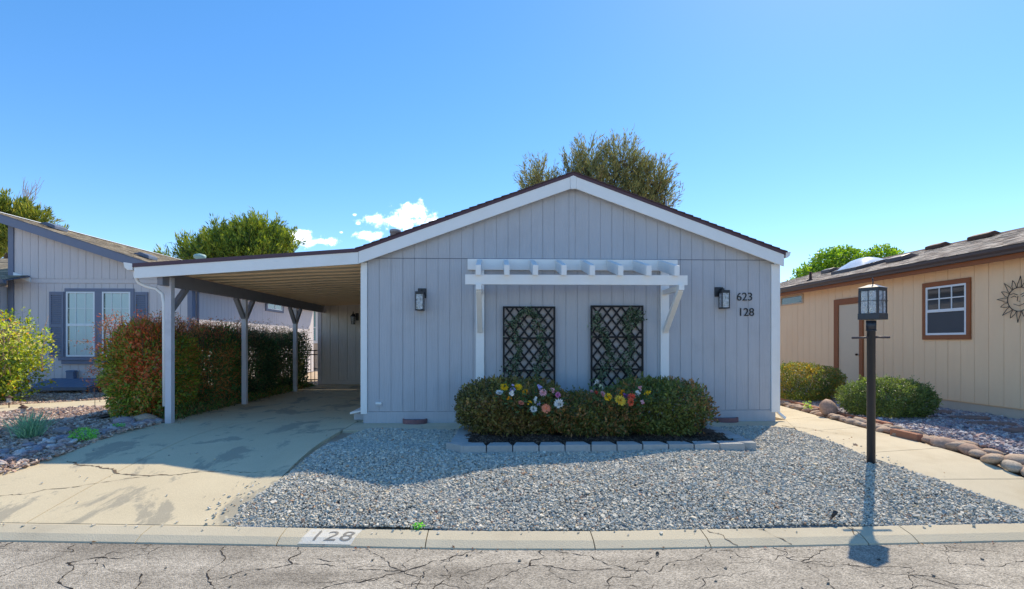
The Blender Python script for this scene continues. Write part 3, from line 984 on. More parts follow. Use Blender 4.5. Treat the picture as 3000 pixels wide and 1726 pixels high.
# chimney pipes on the roof
pv = MB().lathe((-1.95, 10.5, 3.0), [(.10, 0), (.10, .58), (.112, .58), (.112, .63), (.1, .64)], 18)
part(house, 'vent_pipe', pv, M_PIPE)
part(house, 'vent_pipe', MB().lathe((3.95, 12.0, 3.2), [(.03, 0), (.03, 1.45)], 10), M_PIPE)

# entry step on the carport side
st = thing('entry_step', 'low step with white nosing at the carport side of the grey house', 'step', (-2.5, 10.2, 0))
part(st, 'base', MB().box(-2.56, -2.36, 9.75, 10.9, .01, .13), M_SIDE)
part(st, 'tread', MB().hexa([(-2.36, 9.7, .165), (-2.36, 10.95, .165), (-2.62, 10.95, .115), (-2.62, 9.7, .115)], [(-2.36, 9.7, .2), (-2.36, 10.95, .2), (-2.62, 10.95, .15), (-2.62, 9.7, .15)]), M_WHITE, bevel=.004)

# ------------------------------------------------------------------ carport
CY1 = 18.0
PXX = -5.72


def cz(x): return 3.045 + .0745 * (x + 2.345)     # top edge of the carport roof


cp = thing('carport', 'white fascia carport with ribbed tan ceiling left of the grey house', 'carport', (PXX, 9.6, 0))
xa, xb = -6.12, -2.345
mb = MB()
q = [(xb, FY0, cz(xb) - .065), (xa, FY0, cz(xa) - .065), (xa, FY0, cz(xa) - .255), (xb, FY0, cz(xb) - .27)]
mb.prism(q, (0, .03, 0))
part(cp, 'fascia', mb, M_WHITE, bevel=.004)
mb = MB()
q = [(xb, FY0 - .012, cz(xb) - .066), (xa - .02, FY0 - .012, cz(xa) - .066), (xa - .02, FY0 - .012, cz(xa)), (xb, FY0 - .012, cz(xb))]
mb.prism(q, (0, CY1 - FY0, 0))
crf = part(cp, 'roof', mb, M_DRIP)


def dz(x): return 2.655 + .049 * (x + 5.8)


# pan panels running from house to beam, each with a raised rib
npan = 20
pw = (CY1 - .02 - (WY - .1)) / npan
prof = [(0, .004), (pw - .075, .0), (pw - .068, -.026), (pw - .03, -.026), (pw - .024, .004), (pw, .004)]
pan_mesh = None
for i in range(npan):
    y0 = WY - .1 + i * pw
    if pan_mesh is None:
        mb = MB(); V = []; F = []
        nxp = 6
        for k in range(nxp + 1):
            x = -6.08 + (-2.34 + 6.08) * k / nxp
            wob = .006 * math.sin(k * 2.1)
            for (a, b) in prof:
                V.append((x + 5.8, a, dz(x) - 2.655 + b + wob))
        m_ = len(prof)
        for k in range(nxp):
            for j in range(m_ - 1):
                F.append((k * m_ + j, k * m_ + j + 1, (k + 1) * m_ + j + 1, (k + 1) * m_ + j))
        mb.add(V, F)
        pan_mesh = mesh_of('roof_pan', mb)
    link('roof_pan', pan_mesh, M_TAN_DECK, cp, (-5.8, y0, 2.655))
# ledger at house side
part(cp, 'ledger', MB().box(-2.36, -2.347, WY + .13, CY1 - .05, 2.74, 2.815), M_TAN_DECK)
beam = part(cp, 'beam', MB().box(PXX - .045, PXX + .045, WY - .1, CY1 - .03, 2.405, 2.64), M_BEAM, bevel=.004)


def cp_post(y, hw, braces, top=2.40):
    o = part(cp, 'post', MB().box(PXX - hw, PXX + hw, y - hw, y + hw, -.02, top), M_POST, bevel=.005)
    for s in braces:
        part(o, 'brace', MB().bar((PXX, y + s * (hw + .002), 1.98), (PXX, y + s * .42, 2.41), .085, .09, up=(1, 0, 0)), M_BEAM, bevel=.003)
    return o


p0 = part(cp, 'post', MB().box(-5.755, -5.645, 9.44, 9.55, -.02, 2.56), M_POST, bevel=.006)
part(p0, 'brace', MB().bar((PXX, 9.552, 1.98), (PXX, 10.02, 2.41), .085, .09, up=(1, 0, 0)), M_BEAM, bevel=.003)
cp_post(12.33, .05, (-1, 1))
cp_post(15.42, .05, (-1, 1))
# gutter and downspout
mb = MB()
q = [(-6.145, FY0 + .005, 2.76), (-6.30, FY0 + .005, 2.785), (-6.285, FY0 + .005, 2.70), (-6.235, FY0 + .005, 2.655), (-6.145, FY0 + .005, 2.65)]
mb.prism(q, (0, CY1 - FY0, 0))
part(cp, 'gutter', mb, M_WHITE, bevel=.004)
mb = MB()
dpts = [(-6.21, 9.36, 2.66), (-6.21, 9.37, 2.56), (-6.17, 9.39, 2.46), (-6.06, 9.41, 2.40), (-5.90, 9.43, 2.36), (-5.80, 9.45, 2.27), (-5.786, 9.47, 2.1), (-5.786, 9.48, .3)]
mb.tube(dpts, .027, 10)
part(cp, 'downspout', mb, M_WHITE)
# storage wall across the back
bwall = part(cp, 'back_wall', MB().box(-5.92, -2.36, CY1 + .016, CY1 + 3.0, 0, 2.70), M_BACKW)
eb = [-5.80 + (3.43 / 12) * i for i in range(13)]
siding(bwall, (0, CY1, 0), (1, 0, 0), (0, -1, 0), eb, .14, lambda x: dz(x) - .005, M_BACKW, gap=.016)
part(cp, 'base_board', MB().box(-5.80, -2.37, CY1 - .012, CY1 + .012, .0, .13), M_BACKW)
part(cp, 'corner_board', MB().box(-5.93, -5.803, CY1 - .02, CY1 + .014, .0, 2.62), M_POST, bevel=.004)

# ------------------------------------------------------------------ pergola canopy on the front wall
pg = thing('wall_pergola', 'white wooden pergola canopy with eight rafters fixed to the front wall', 'pergola', (1.4, 8.7, 0))
BY = 8.52
part(pg, 'ledger', MB().box(-.468, 3.26, WY - .05, WY - .004, 2.695, 2.888), M_WHITE, bevel=.004)
part(pg, 'beam', MB().box(-.468, 3.15, BY, BY + .04, 2.355, 2.515), M_WHITE, bevel=.004)
for i in range(8):
    x = -.255 + i * (3.2 / 7)
    z0, z1 = 2.495, 2.66
    mb = MB()
    mb.hexa([(x - .042, BY - .09, z0), (x + .042, BY - .09, z0), (x + .042, WY - .052, z0 + .2), (x - .042, WY - .052, z0 + .2)],
            [(x - .042, BY - .09, z1), (x + .042, BY - .09, z1), (x + .042, WY - .052, z1 + .215), (x - .042, WY - .052, z1 + .215)])
    part(pg, 'rafter', mb, M_WHITE, bevel=.004)
for x in (-.25, 3.03):
    o = part(pg, 'post', MB().box(x - .075, x + .075, WY - .055, WY - .004, .1, 2.69), M_WHITE, bevel=.004)
    part(o, 'arm', MB().box(x - .045, x + .045, BY - .06, WY - .058, 2.265, 2.35), M_WHITE, bevel=.004)
    part(o, 'brace', MB().bar((x, BY + .02, 2.275), (x, WY - .07, 1.62), .08, .09, up=(1, 0, 0)), M_WHITE, bevel=.004)


# ------------------------------------------------------------------ trellises
def trellis(x0, x1, z1, label):
    z0 = .28
    y = WY - .06
    t = thing('trellis', label, 'trellis', ((x0 + x1) / 2, y, z0), 'black diamond trellises')
    w = .032
    part(t, 'backing_panel', MB().box(x0 + .01, x1 - .01, WY - .016, WY - .006, z0, z1 - .01), M_TAUPE)
    for a, b in ((x0, x0 + w), (x1 - w, x1)):
        part(t, 'stile', MB().box(a, b, y - .014, y + .014, z0, z1), M_TRELLIS, bevel=.002)
    zz = [z1 - w, z1 - .575, z1 - 1.145, z0]
    for z in zz:
        part(t, 'rail', MB().box(x0 + w, x1 - w, y - .015, y + .015, z, z + w), M_TRELLIS, bevel=.002)
    W = x1 - x0; Hh = z1 - z0
    pit = .168; slope = 1.3
    for s, yo in ((1, -.006), (-1, .006)):
        c = -20
        for k in range(-14, 16):
            # line z = z0 + s*slope*(x - xk)
            xk = x0 + k * pit + (.02 if s > 0 else .06)
            pts_ = []
            for x in (x0 + w, x1 - w):
                z = z0 + s * slope * (x - xk)
                if z0 <= z <= z1 - w: pts_.append((x, z))
            for z in (z0, z1 - w):
                x = xk + (z - z0) / (s * slope)
                if x0 + w < x < x1 - w: pts_.append((x, z))
            if len(pts_) < 2: continue
            a, b = pts_[0], pts_[1]
            if abs(a[0] - b[0]) < .03: continue
            part(t, 'slat', MB().bar((a[0], y + yo, a[1]), (b[0], y + yo, b[1]), .010, .024, up=(0, 1, 0)) if False else MB().bar((a[0], y + yo, a[1]), (b[0], y + yo, b[1]), .031, .010, up=(0, 1, 0)), M_TRELLIS)
    return t


trellis(.15, 1.075, 2.055, 'black diamond trellis nearer the carport, left of the two')
trellis(1.70, 2.64, 2.075, 'black diamond trellis nearer the house number, right of the two')


# ------------------------------------------------------------------ foliage engine
def leaf_arrays(P, D, L, W, C, rg, fold=.25, twist=None):
    n = len(P)
    D = D / (np.linalg.norm(D, axis=1, keepdims=True) + 1e-9)
    rnd = rg.normal(size=(n, 3)) if twist is None else twist
    S = np.cross(D, rnd); S /= (np.linalg.norm(S, axis=1, keepdims=True) + 1e-9)
    U = np.cross(S, D)
    L = np.asarray(L)[:, None]; W = np.asarray(W)[:, None]
    b = P; t = P + D * L
    m = P + D * L * .45
    l = m + S * W * .5 + U * W * fold; r = m - S * W * .5 + U * W * fold
    V = np.stack([b, l, t, r], 1).reshape(-1, 3)
    i = np.arange(n) * 4
    T = np.concatenate([np.stack([i, i + 2, i + 1], 1), np.stack([i, i + 3, i + 2], 1)])
    Cv = np.repeat(C[:, None, :], 4, 1).reshape(-1, 3)
    return V, T, Cv


def join(arrs):
    V = []; T = []; C = []; o = 0
    for v, t, c in arrs:
        V.append(v); T.append(t + o); C.append(c); o += len(v)
    return np.concatenate(V), np.concatenate(T), np.concatenate(C)


def np_part(parent, name, arr, m, kind=None, origin=None, smooth=False):
    V, T, C = arr
    if origin is None: origin = ORG[parent.name] if parent is not None else Vector((0, 0, 0))
    me = tri_mesh(name, V - np.array(origin), T, np.clip(C, 0, 1), smooth)
    return tag(link(name, me, m, parent, origin), kind=kind)


def nz3(P, sc, seed):
    """cheap smooth 3-D noise, about -1..1"""
    r = np.random.default_rng(seed)
    out = np.zeros(len(P))
    for k in range(5):
        w = r.normal(size=3) * sc * (1 + .5 * k); ph = r.uniform(0, 6.28)
        out += np.sin(P @ w + ph) / (1 + .35 * k)
    return out / 2.4


def pick(pal, sel, rg, jit=.25):
    pal = np.clip(np.array(pal) * 2.6, 0, .8)
    i = np.clip((sel * len(pal)).astype(int), 0, len(pal) - 1)
    return pal[i] * rg.uniform(1 - jit, 1 + jit, (len(sel), 1))


def shrub_pts(n, c, rad, rg, ex=2.5, lump=.1, seed=0, inner=.55, zmin=None):
    d = rg.normal(size=(n, 3)); d /= np.linalg.norm(d, axis=1, keepdims=True)
    r = (np.abs(d) ** ex).sum(1) ** (-1 / ex)
    r = r * (1 + lump * nz3(d * r[:, None], 3.2, seed) + lump * .6 * nz3(d * r[:, None], 8, seed + 1))
    k = inner + (1 - inner) * rg.random(n) ** .45
    P = np.array(c) + d * (r * k)[:, None] * np.array(rad)
    keep = np.ones(len(P), bool)
    if zmin is not None: keep = P[:, 2] > zmin
    return P[keep], d[keep], k[keep]


def stems(parent, base, tips, m, r0=.012, r1=.003, rg=None, name='stem'):
    mb = MB()
    for t in tips:
        b = np.array(base) + np.array([rg.normal(0, .06), rg.normal(0, .06), 0]); t = np.array(t)
        mid = b + (t - b) * .5 + rg.normal(0, .05, 3)
        mb.tube([b, mid, t], [r0, (r0 + r1) / 2, r1], 5, cap=False)
    return part(parent, name, mb, m, kind='stuff')


def shrub(name, label, cat, c, rad, n, pal, L, W, seed, ex=2.5, lump=.1, up=.5, zmin=.03, group=None, base_z=None, jit=.28, nsc=2.2, palf=None, out=.8, inner=.55, nst=14):
    rg = np.random.default_rng(seed)
    bz = gzf(c[0], c[1]) if base_z is None else base_z
    t = thing(name, label, cat, (c[0], c[1], bz), group)
    P, d, k = shrub_pts(n, c, rad, rg, ex, lump, seed, inner, bz + zmin)
    if n > 5000:   # gaps
        keep = (nz3(P, 9.0, seed + 11) > -.62) | (k < .8)
        P, d, k = P[keep], d[keep], k[keep]
    D = d * .35 + rg.normal(0, .6, d.shape) + np.array([0, 0, up * .5])
    TW = d * out + rg.normal(0, .38, d.shape) + np.array([0, 0, .55])
    sel = .5 + .42 * nz3(P, nsc, seed + 7) + rg.normal(0, .16, len(P))
    C = pick(pal, np.clip(sel, 0, .999), rg, jit) if palf is None else palf(P, sel, rg)
    n_ = len(P)
    arr = leaf_arrays(P, D, L * rg.uniform(.45, 1.45, n_), W * rg.uniform(.6, 1.3, n_), C, rg, .12, TW)
    # stray shoots and a few bare gaps break up the outline
    so = np.where(k > .93)[0]
    if len(so) > 40 and n > 5000:
        so = rg.choice(so, min(len(so), n // 150), replace=False)
        ar = [arr]
        m_ = 9
        for q in so:
            dv = d[q] * .5 + np.array([0, 0, .8]) + rg.normal(0, .3, 3); dv /= np.linalg.norm(dv)
            ln = rg.uniform(.03, .09) * (1 + L * 4)
            u = np.linspace(0, 1, m_)[:, None]
            Q = P[q] + dv * ln * u + rg.normal(0, .006, (m_, 3))
            cc = np.tile(C[q] * rg.uniform(.9, 1.5), (m_, 1))
            ar.append(leaf_arrays(Q, dv * .7 + rg.normal(0, .6, (m_, 3)), L * rg.uniform(.6, 1.1, m_), W * rg.uniform(.6, 1, m_), cc, rg, .12))
        arr = join(ar)
    np_part(t, 'foliage', arr, M_LEAF)
    tips = P[rg.integers(0, n_, nst)] if nst else []
    if nst: stems(t, (c[0], c[1], bz), [np.array([c[0], c[1], bz]) + (q - np.array([c[0], c[1], bz])) * .92 for q in tips], M_STEM, .014, .004, rg)
    return t


G1, G2, G3 = lin(52, 66, 34), lin(72, 88, 40), lin(96, 112, 52)
BR1, BR2 = lin(120, 84, 52), lin(96, 70, 50)
# foundation shrubs inside the block border
shrub('clipped_shrub', 'dark olive clipped shrub at the left end of the block border', 'shrub', (.25, 8.12, .44), (.80, .72, .40), 20000,
      [lin(52, 50, 28), lin(74, 70, 36), lin(92, 84, 44), lin(100, 78, 48), lin(62, 58, 34)], .052, .03, 21, ex=3.0, lump=.10, base_z=.05, zmin=.06)
shrub('clipped_shrub', 'green clipped shrub in the middle of the block border', 'shrub', (1.34, 8.05, .33), (.80, .76, .31), 17500,
      [lin(62, 62, 33), lin(80, 82, 38), lin(68, 70, 35), lin(116, 86, 52), lin(74, 76, 37)], .054, .026, 22, ex=2.8, lump=.11, base_z=.05, zmin=.05)
shrub('clipped_shrub', 'rounded green clipped shrub at the right end of the block border', 'shrub', (2.46, 8.05, .43), (.78, .80, .41), 20500,
      [lin(80, 84, 38), lin(66, 72, 36), lin(78, 82, 40), lin(112, 82, 52), lin(60, 66, 40)], .054, .026, 23, ex=2.6, lump=.10, base_z=.05, zmin=.05)
# sprigs standing above the left shrub
rgp = np.random.default_rng(77)

# ------------------------------------------------------------------ block border
bd = thing('block_border', 'grey concrete edging blocks framing the front planting bed', 'edging', (1.4, 6.9, 0))
bm_blk = None


def block(x, y, rz, sc=1.0):
    global bm_blk
    if bm_blk is None:
        mb = MB()
        w, wb, dd, h = .164, .118, .23, .15
        mb.hexa([(-w, 0, 0), (w, 0, 0), (wb, dd, 0), (-wb, dd, 0)], [(-w, .006, h), (w, .006, h), (wb, dd, h), (-wb, dd, h)])
        bm_blk = mesh_of('block', mb)
    o = link('block', bm_blk, M_BLOCK, bd, (x, y, gzf(x, y) - .045))
    o.rotation_euler = (0, 0, rz)
    m = o.modifiers.new('bevel', 'BEVEL'); m.width = .006; m.segments = 2
    return o


rb = np.random.default_rng(8)
for i in range(11):
    block(-.27 + i * .338, 6.79 + rb.normal(0, .006) + .012 * abs(i - 5) / 5, rb.normal(0, .02))
for i in range(5):
    block(3.47 + .02 * i - .02 * i * i * .3, 6.98 + i * .34, R(82) + rb.normal(0, .03))
for i in range(5):
    block(-.58 + .01 * i, 7.12 + i * .336, R(-88) + rb.normal(0, .03))
block(-.52, 6.90, R(-42))
# soil
mb = MB()
xs = np.linspace(-.45, 3.34, 40); ys = np.linspace(6.93, 8.75, 22)
rr = np.random.default_rng(4)
V = [(x, y, .06 + .015 * math.sin(x * 7 + y * 3) + rr.normal(0, .008) + .03 * (y - 6.93)) for y in ys for x in xs]
F = [(j * 40 + i, j * 40 + i + 1, (j + 1) * 40 + i + 1, (j + 1) * 40 + i) for j in range(21) for i in range(39)]
mb.add(V, F, True)
tag(part(None, 'soil', mb, M_MULCH), kind='structure')
Q = np.column_stack([rr.uniform(-.42, 3.3, 5000), rr.uniform(6.95, 7.6, 5000), np.zeros(5000)])
Q[:, 2] = .068 + .015 * np.sin(Q[:, 0] * 7 + Q[:, 1] * 3) + .03 * (Q[:, 1] - 6.93) + rr.uniform(0, .012, 5000)
tag(stones('mulch_chips', Q, .018, [lin(92, 74, 62), lin(70, 58, 52), lin(116, 96, 80), lin(60, 50, 46)], rr, flat=.4), 'dark bark mulch under the clipped shrubs', 'mulch', kind='stuff')


# ------------------------------------------------------------------ artificial flower bunches
def flower_arr(c, f, r, npet, layers, col, rg, ctr=None, cup=.3):
    f = np.array(f, float); f /= np.linalg.norm(f)
    a = np.cross(f, [0.1, .2, 1.]); a /= np.linalg.norm(a); b = np.cross(f, a)
    out = []
    for l in range(layers):
        rl = r * (1 - .24 * l); k = max(5, int(npet * (1 - .12 * l)))
        an = np.linspace(0, 2 * np.pi, k, endpoint=False) + rg.uniform(0, 1) + rg.normal(0, .06, k)
        D = np.cos(an)[:, None] * a + np.sin(an)[:, None] * b + f * (cup + .38 * l)
        C = np.tile(np.array(col) * (1 - .08 * l), (k, 1)) * rg.uniform(.82, 1.1, (k, 1))
        tw = np.tile(f, (k, 1)) + rg.normal(0, .12, (k, 3))
        out.append(leaf_arrays(np.tile(np.array(c) + f * .004 * l, (k, 1)), D, np.full(k, rl), np.full(k, rl * 6.0 / k + .01), C, rg, .1, tw))
    if ctr is not None:
        k = 14
        an = rg.uniform(0, 6.28, k)
        D = np.cos(an)[:, None] * a + np.sin(an)[:, None] * b + f * 1.0
        out.append(leaf_arrays(np.tile(np.array(c), (k, 1)), D, np.full(k, r * .3), np.full(k, r * .16), np.tile(np.array(ctr), (k, 1)), rg))
    return join(out)


YEL, GOLD, WHT, PINK, CORAL, SALM, PURP, LILAC = lin(250, 205, 40), lin(240, 170, 30), lin(238, 234, 226), lin(240, 190, 196), lin(240, 110, 90), lin(242, 160, 130), lin(140, 90, 160), lin(200, 180, 220)


def bunch(label, items, seed, base):
    rg = np.random.default_rng(seed)
    t = thing('flower_bunch', label, 'flowers', base, 'bright artificial flower bunches')
    lv = []
    for (x, z, y, r, col, kind_) in items:
        r = r * rg.uniform(.8, 1.08); z = .64 + (z - .64) * .78 + .045
        f = (rg.normal(0, .55), -1, .6 + rg.normal(0, .4))
        if kind_ == 'd': arr = flower_arr((x, y, z), f, r, 15, 2, col, rg, GOLD, .15)
        elif kind_ == 'p': arr = flower_arr((x, y, z), f, r, 12, 4, col, rg, None, .35)
        else: arr = join([flower_arr((x + rg.normal(0, .015), y + rg.normal(0, .012), z + rg.normal(0, .015)), f, r * .4, 6, 1, col, rg, None, .4) for _ in range(9)])
        np_part(t, 'flower', arr, M_PETAL)
        k = 16
        P = np.array([x, y + .03, z - .02]) + rg.normal(0, .045, (k, 3))
        lv.append(leaf_arrays(P, rg.normal(size=(k, 3)) + [0, -.8, .3], np.full(k, .07), np.full(k, .03), np.tile(np.array(lin(78, 108, 64)), (k, 1)) * rg.uniform(.6, 1.2, (k, 1)), rg))
        mbq = None
    np_part(t, 'flower_leaves', join(lv), M_LEAF)
    mbs = MB()
    for (x, z, y, r, col, kind_) in items:
        z = .64 + (z - .64) * .78 + .045
        mbs.tube([(base[0] + (x - base[0]) * .4, y + .6, .25), (x, y + .3, z - .12), (x, y + .01, z - .01)], .004, 5, cap=False)
    part(t, 'stems', mbs, M_STEM, kind='stuff')
    return t


fy = 7.08
bunch('yellow, white and pink flower bunch in front of the left trellis',
      [(.135, .80, fy + .18, .065, YEL, 'd'), (.33, .80, fy + .16, .075, YEL, 'd'), (.42, .72, fy + .1, .05, GOLD, 'd'), (.07, .70, fy + .1, .065, WHT, 'p'), (.24, .70, fy + .05, .07, WHT, 'c'), (.26, .78, fy + .1, .06, LILAC, 'c'),
       (.36, .54, fy - .0, .05, SALM, 'p'), (.62, .80, fy + .15, .06, LILAC, 'c'), (.66, .71, fy + .06, .06, PINK, 'p'), (.80, .74, fy + .12, .06, PINK, 'c'), (.86, .67, fy + .08, .045, lin(220, 140, 190), 'p'), (.55, .60, fy, .06, WHT, 'c'),
       (.52, .44, fy - .06, .055, WHT, 'p'), (.69, .46, fy - .06, .075, SALM, 'd'), (.87, .53, fy - .02, .075, WHT, 'p'), (.47, .56, fy, .035, YEL, 'c'), (.58, .53, fy - .03, .04, LILAC, 'c'), (.2, .62, fy + .05, .05, GOLD, 'c')], 31, (.5, 7.4, .08))
bunch('gold, pink and coral flower bunch in front of the right trellis',
      [(1.330, .72, fy + .12, .04, PINK, 'p'), (1.390, .70, fy + .1, .04, CORAL, 'p'), (1.464, .68, fy + .06, .06, PINK, 'p'), (1.538, .64, fy + .02, .075, YEL, 'd'), (1.692, .58, fy - .02, .09, lin(252, 214, 80), 'd'), (1.745, .70, fy + .1, .06, GOLD, 'd'),
       (1.792, .66, fy + .07, .05, PURP, 'c'), (1.859, .64, fy + .03, .06, CORAL, 'p'), (1.839, .56, fy - .04, .065, lin(244, 128, 96), 'p'), (1.886, .68, fy + .1, .045, lin(236, 120, 140), 'p'), (1.973, .68, fy + .1, .06, WHT, 'c'), (2.007, .78, fy + .16, .05, PINK, 'c'),
       (2.101, .70, fy + .1, .04, YEL, 'c'), (1.424, .88, fy + .25, .05, WHT, 'c'), (2.007, .56, fy, .04, PINK, 'c'), (1.477, .80, fy + .2, .05, lin(206, 206, 170), 'c')], 32, (1.7, 7.4, .08))


# ------------------------------------------------------------------ ivy garlands on the trellises
def garland(path, label, seed, n=560):
    rg = np.random.default_rng(seed)
    pts_ = np.array(path, float)
    t = thing('ivy_garland', label, 'garland', (pts_[-1][0], WY - .1, pts_[-1][1]), 'artificial ivy garlands')
    seg = np.cumsum(np.r_[0, np.linalg.norm(np.diff(pts_, axis=0), axis=1)])
    u = rg.uniform(0, seg[-1], n)
    x = np.interp(u, seg, pts_[:, 0]); z = np.interp(u, seg, pts_[:, 1])
    wd = .05 + .025 * np.sin(u * 9 + seed)
    P = np.column_stack([x + rg.normal(0, 1, n) * wd, WY - .1 + rg.normal(0, .02, n), z + rg.normal(0, .03, n)])
    D = rg.normal(0, .8, (n, 3)) + [0, -.5, -.5]
    C = pick([lin(44, 54, 40), lin(64, 76, 54), lin(98, 108, 86), lin(52, 64, 46)], rg.random(n), rg)
    np_part(t, 'ivy_leaves', leaf_arrays(P, D, rg.uniform(.035, .065, n), rg.uniform(.02, .034, n), C, rg, .1, np.tile([0., -1., .6], (n, 1)) + rg.normal(0, .5, (n, 3))), M_LEAF)
    mb = MB().tube([(a, WY - .09, b) for a, b in path], .005, 5)
    part(t, 'vine_stem', mb, M_STEM)


garland([(.55, 2.03), (.43, 1.9), (.32, 1.75), (.38, 1.5), (.45, 1.3), (.38, 1.1), (.3, .9), (.33, .72)], 'left ivy garland on the left trellis', 41)
garland([(.56, 2.02), (.72, 1.92), (.78, 1.7), (.82, 1.45), (.9, 1.25), (.8, 1.05), (.73, .85), (.76, .7)], 'right ivy garland on the left trellis', 42)
garland([(1.82, 1.95), (1.8, 1.75), (1.9, 1.6), (2.0, 1.4), (2.05, 1.15), (1.93, .95), (1.88, .75)], 'left ivy garland on the right trellis', 43)
garland([(2.42, 2.02), (2.32, 1.8), (2.36, 1.6), (2.42, 1.35), (2.3, 1.1), (2.36, .9), (2.44, .7)], 'right ivy garland on the right trellis', 44)
garland([(2.44, 2.0), (2.52, 1.9), (2.5, 1.75)], 'short ivy sprig at the top of the right trellis', 45, 170)


# ------------------------------------------------------------------ wall lanterns
def wall_lantern(x, z0, z1, off, label):
    y = WY - .004
    t = thing('wall_lantern', label, 'wall light', (x, y, z0), 'black box wall lanterns')
    w = .074
    part(t, 'back_plate', MB().box(x - w + off, x + w + off, y - .02, y, z1 - .17, z1), M_BLACK, bevel=.003)
    ya, yb = y - .165, y - .03
    cx = x - off * .35
    part(t, 'arm', MB().box(x - .02, x + .02, y - .1, y - .021, z1 - .07, z1 - .03), M_BLACK)
    part(t, 'cap', MB().box(cx - w, cx + w, ya, yb, z1 - .115, z1 - .065), M_BLACK, bevel=.003)
    part(t, 'base', MB().box(cx - w, cx + w, ya, yb, z0, z0 + .02), M_BLACK, bevel=.003)
    for sx in (-1, 1):
        for yy_ in (ya + .008, yb - .008):
            part(t, 'cage_bar', MB().box(cx + sx * (w - .01) - .008, cx + sx * (w - .01) + .008, yy_ - .008, yy_ + .008, z0 + .02, z1 - .115), M_BLACK)
    for q in ([(cx - w + .018, ya + .006), (cx + w - .018, ya + .006)], [(cx - w + .006, ya + .018), (cx - w + .006, yb - .018)], [(cx + w - .006, ya + .018), (cx + w - .006, yb - .018)], [(cx - w + .018, yb - .006), (cx + w - .018, yb - .006)]):
        (xa_, ya_), (xb_, yb_) = q
        part(t, 'pane', MB().box(min(xa_, xb_) - .0015, max(xa_, xb_) + .0015, min(ya_, yb_) - .0015, max(ya_, yb_) + .0015, z0 + .021, z1 - .116), M_SEEDY)
    part(t, 'bulb', MB().lathe((cx, (ya + yb) / 2, z0 + .021), [(.018, 0), (.018, .06), (.03, .1), (.03, .13), (.012, .16)], 12), M_VINYL)
    return t


wall_lantern(-1.285, 1.975, 2.37, .02, 'black box lantern on the wall left of the pergola')
wall_lantern(4.06, 2.02, 2.41, -.045, 'black box lantern on the wall beside the house number')
# carport lantern
cl = thing('carport_lantern', 'small black coach lantern on the back wall of the carport', 'wall light', (-4.75, CY1 - .12, 2.0))
part(cl, 'bracket', MB().tube([(-4.62, CY1 - .004, 2.34), (-4.62, CY1 - .06, 2.38), (-4.66, CY1 - .12, 2.36), (-4.70, CY1 - .12, 2.30)], .016, 6).box(-4.66, -4.57, CY1 - .022, CY1 - .003, 2.15, 2.40), M_BLACK)
part(cl, 'cap', MB().lathe((-4.72, CY1 - .13, 2.28), [(.10, 0), (.085, .03), (.03, .09), (.012, .12), (.02, .14), (.004, .17)], 6, sm=False), M_BLACK)
mb = MB()
for k in range(4):
    a = math.pi / 4 + k * math.pi / 2
    mb.bar((-4.72 + .06 * math.cos(a), CY1 - .13 + .06 * math.sin(a), 2.04), (-4.72 + .085 * math.cos(a), CY1 - .13 + .085 * math.sin(a), 2.28), .012, .012)
mb.lathe((-4.72, CY1 - .13, 2.02), [(.07, 0), (.07, .02)], 4, sm=False)
part(cl, 'cage', mb, M_BLACK)
part(cl, 'pane', MB().lathe((-4.72, CY1 - .13, 2.045), [(.052, 0), (.075, .23)], 4, sm=False), M_SEEDY)


# ------------------------------------------------------------------ lettering
def text_mesh(txt, size, depth, name):
    cu_ = bpy.data.curves.new(name, 'FONT')
    cu_.body = txt; cu_.size = size; cu_.extrude = depth / 2; cu_.align_x = 'LEFT'
    cu_.resolution_u = 4
    o = bpy.data.objects.new(name, cu_)
    COL.objects.link(o)
    dg = bpy.context.evaluated_depsgraph_get()
    me = bpy.data.meshes.new_from_object(o.evaluated_get(dg))
    bpy.data.objects.remove(o); bpy.data.curves.remove(cu_)
    return me


for txt, x, z, lab in (('623', 4.335, 2.172, 'upper black house number 623 beside the right lantern'), ('128', 4.362, 1.896, 'lower black house number 128 under the other number')):
    t = thing('house_number', lab, 'house number', (x, WY - .004, z), 'black house numbers')
    for k, ch in enumerate(txt):
        me = text_mesh(ch, .205, .012, 'digit')
        o = link('digit', me, M_BLACK, t, (x + k * .1, WY - .010, z))
        o.rotation_euler = (R(90), 0, 0)

# painted number on the kerb
kn = thing('kerb_number', 'worn white painted patch with number 128 on the kerb', 'painted number', (-1.5, 5.0, -.36))
mb = MB(); V = []; F = []
xs = np.linspace(-1.76, -1.27, 8); dd = [-.035, -.1, -.17, -.21, -.245]
for x in xs:
    for d_ in dd:
        y = float(yk(x)) + d_
        V.append((x + (d_ + .14) * .25, y, kz(x, y) + .003))
for i in range(7):
    for j in range(4):
        F.append((i * 5 + j, i * 5 + j + 1, (i + 1) * 5 + j + 1, (i + 1) * 5 + j))
mb.add(V, F)
part(kn, 'white_patch', mb, M_PAINTW)
for k, ch in enumerate('128'):
    me = text_mesh(ch, .2, 0.0, 'painted_digit')
    bm = bmesh.new(); bm.from_mesh(me)
    bmesh.ops.triangulate(bm, faces=bm.faces)
    bmesh.ops.subdivide_edges(bm, edges=bm.edges, cuts=3, use_grid_fill=True)
    bm.to_mesh(me); bm.free()
    for v in me.vertices:
        x = -1.70 + k * .14 + v.co.x * 1.25 + (v.co.y - .07) * .2
        y = float(yk(x)) - .21 + v.co.y
        v.co = (x + 1.5, y - 5.0, kz(x, y) + .006 + .36)
    link('painted_digit', me, M_PAINTG, kn, (-1.5, 5.0, -.36))

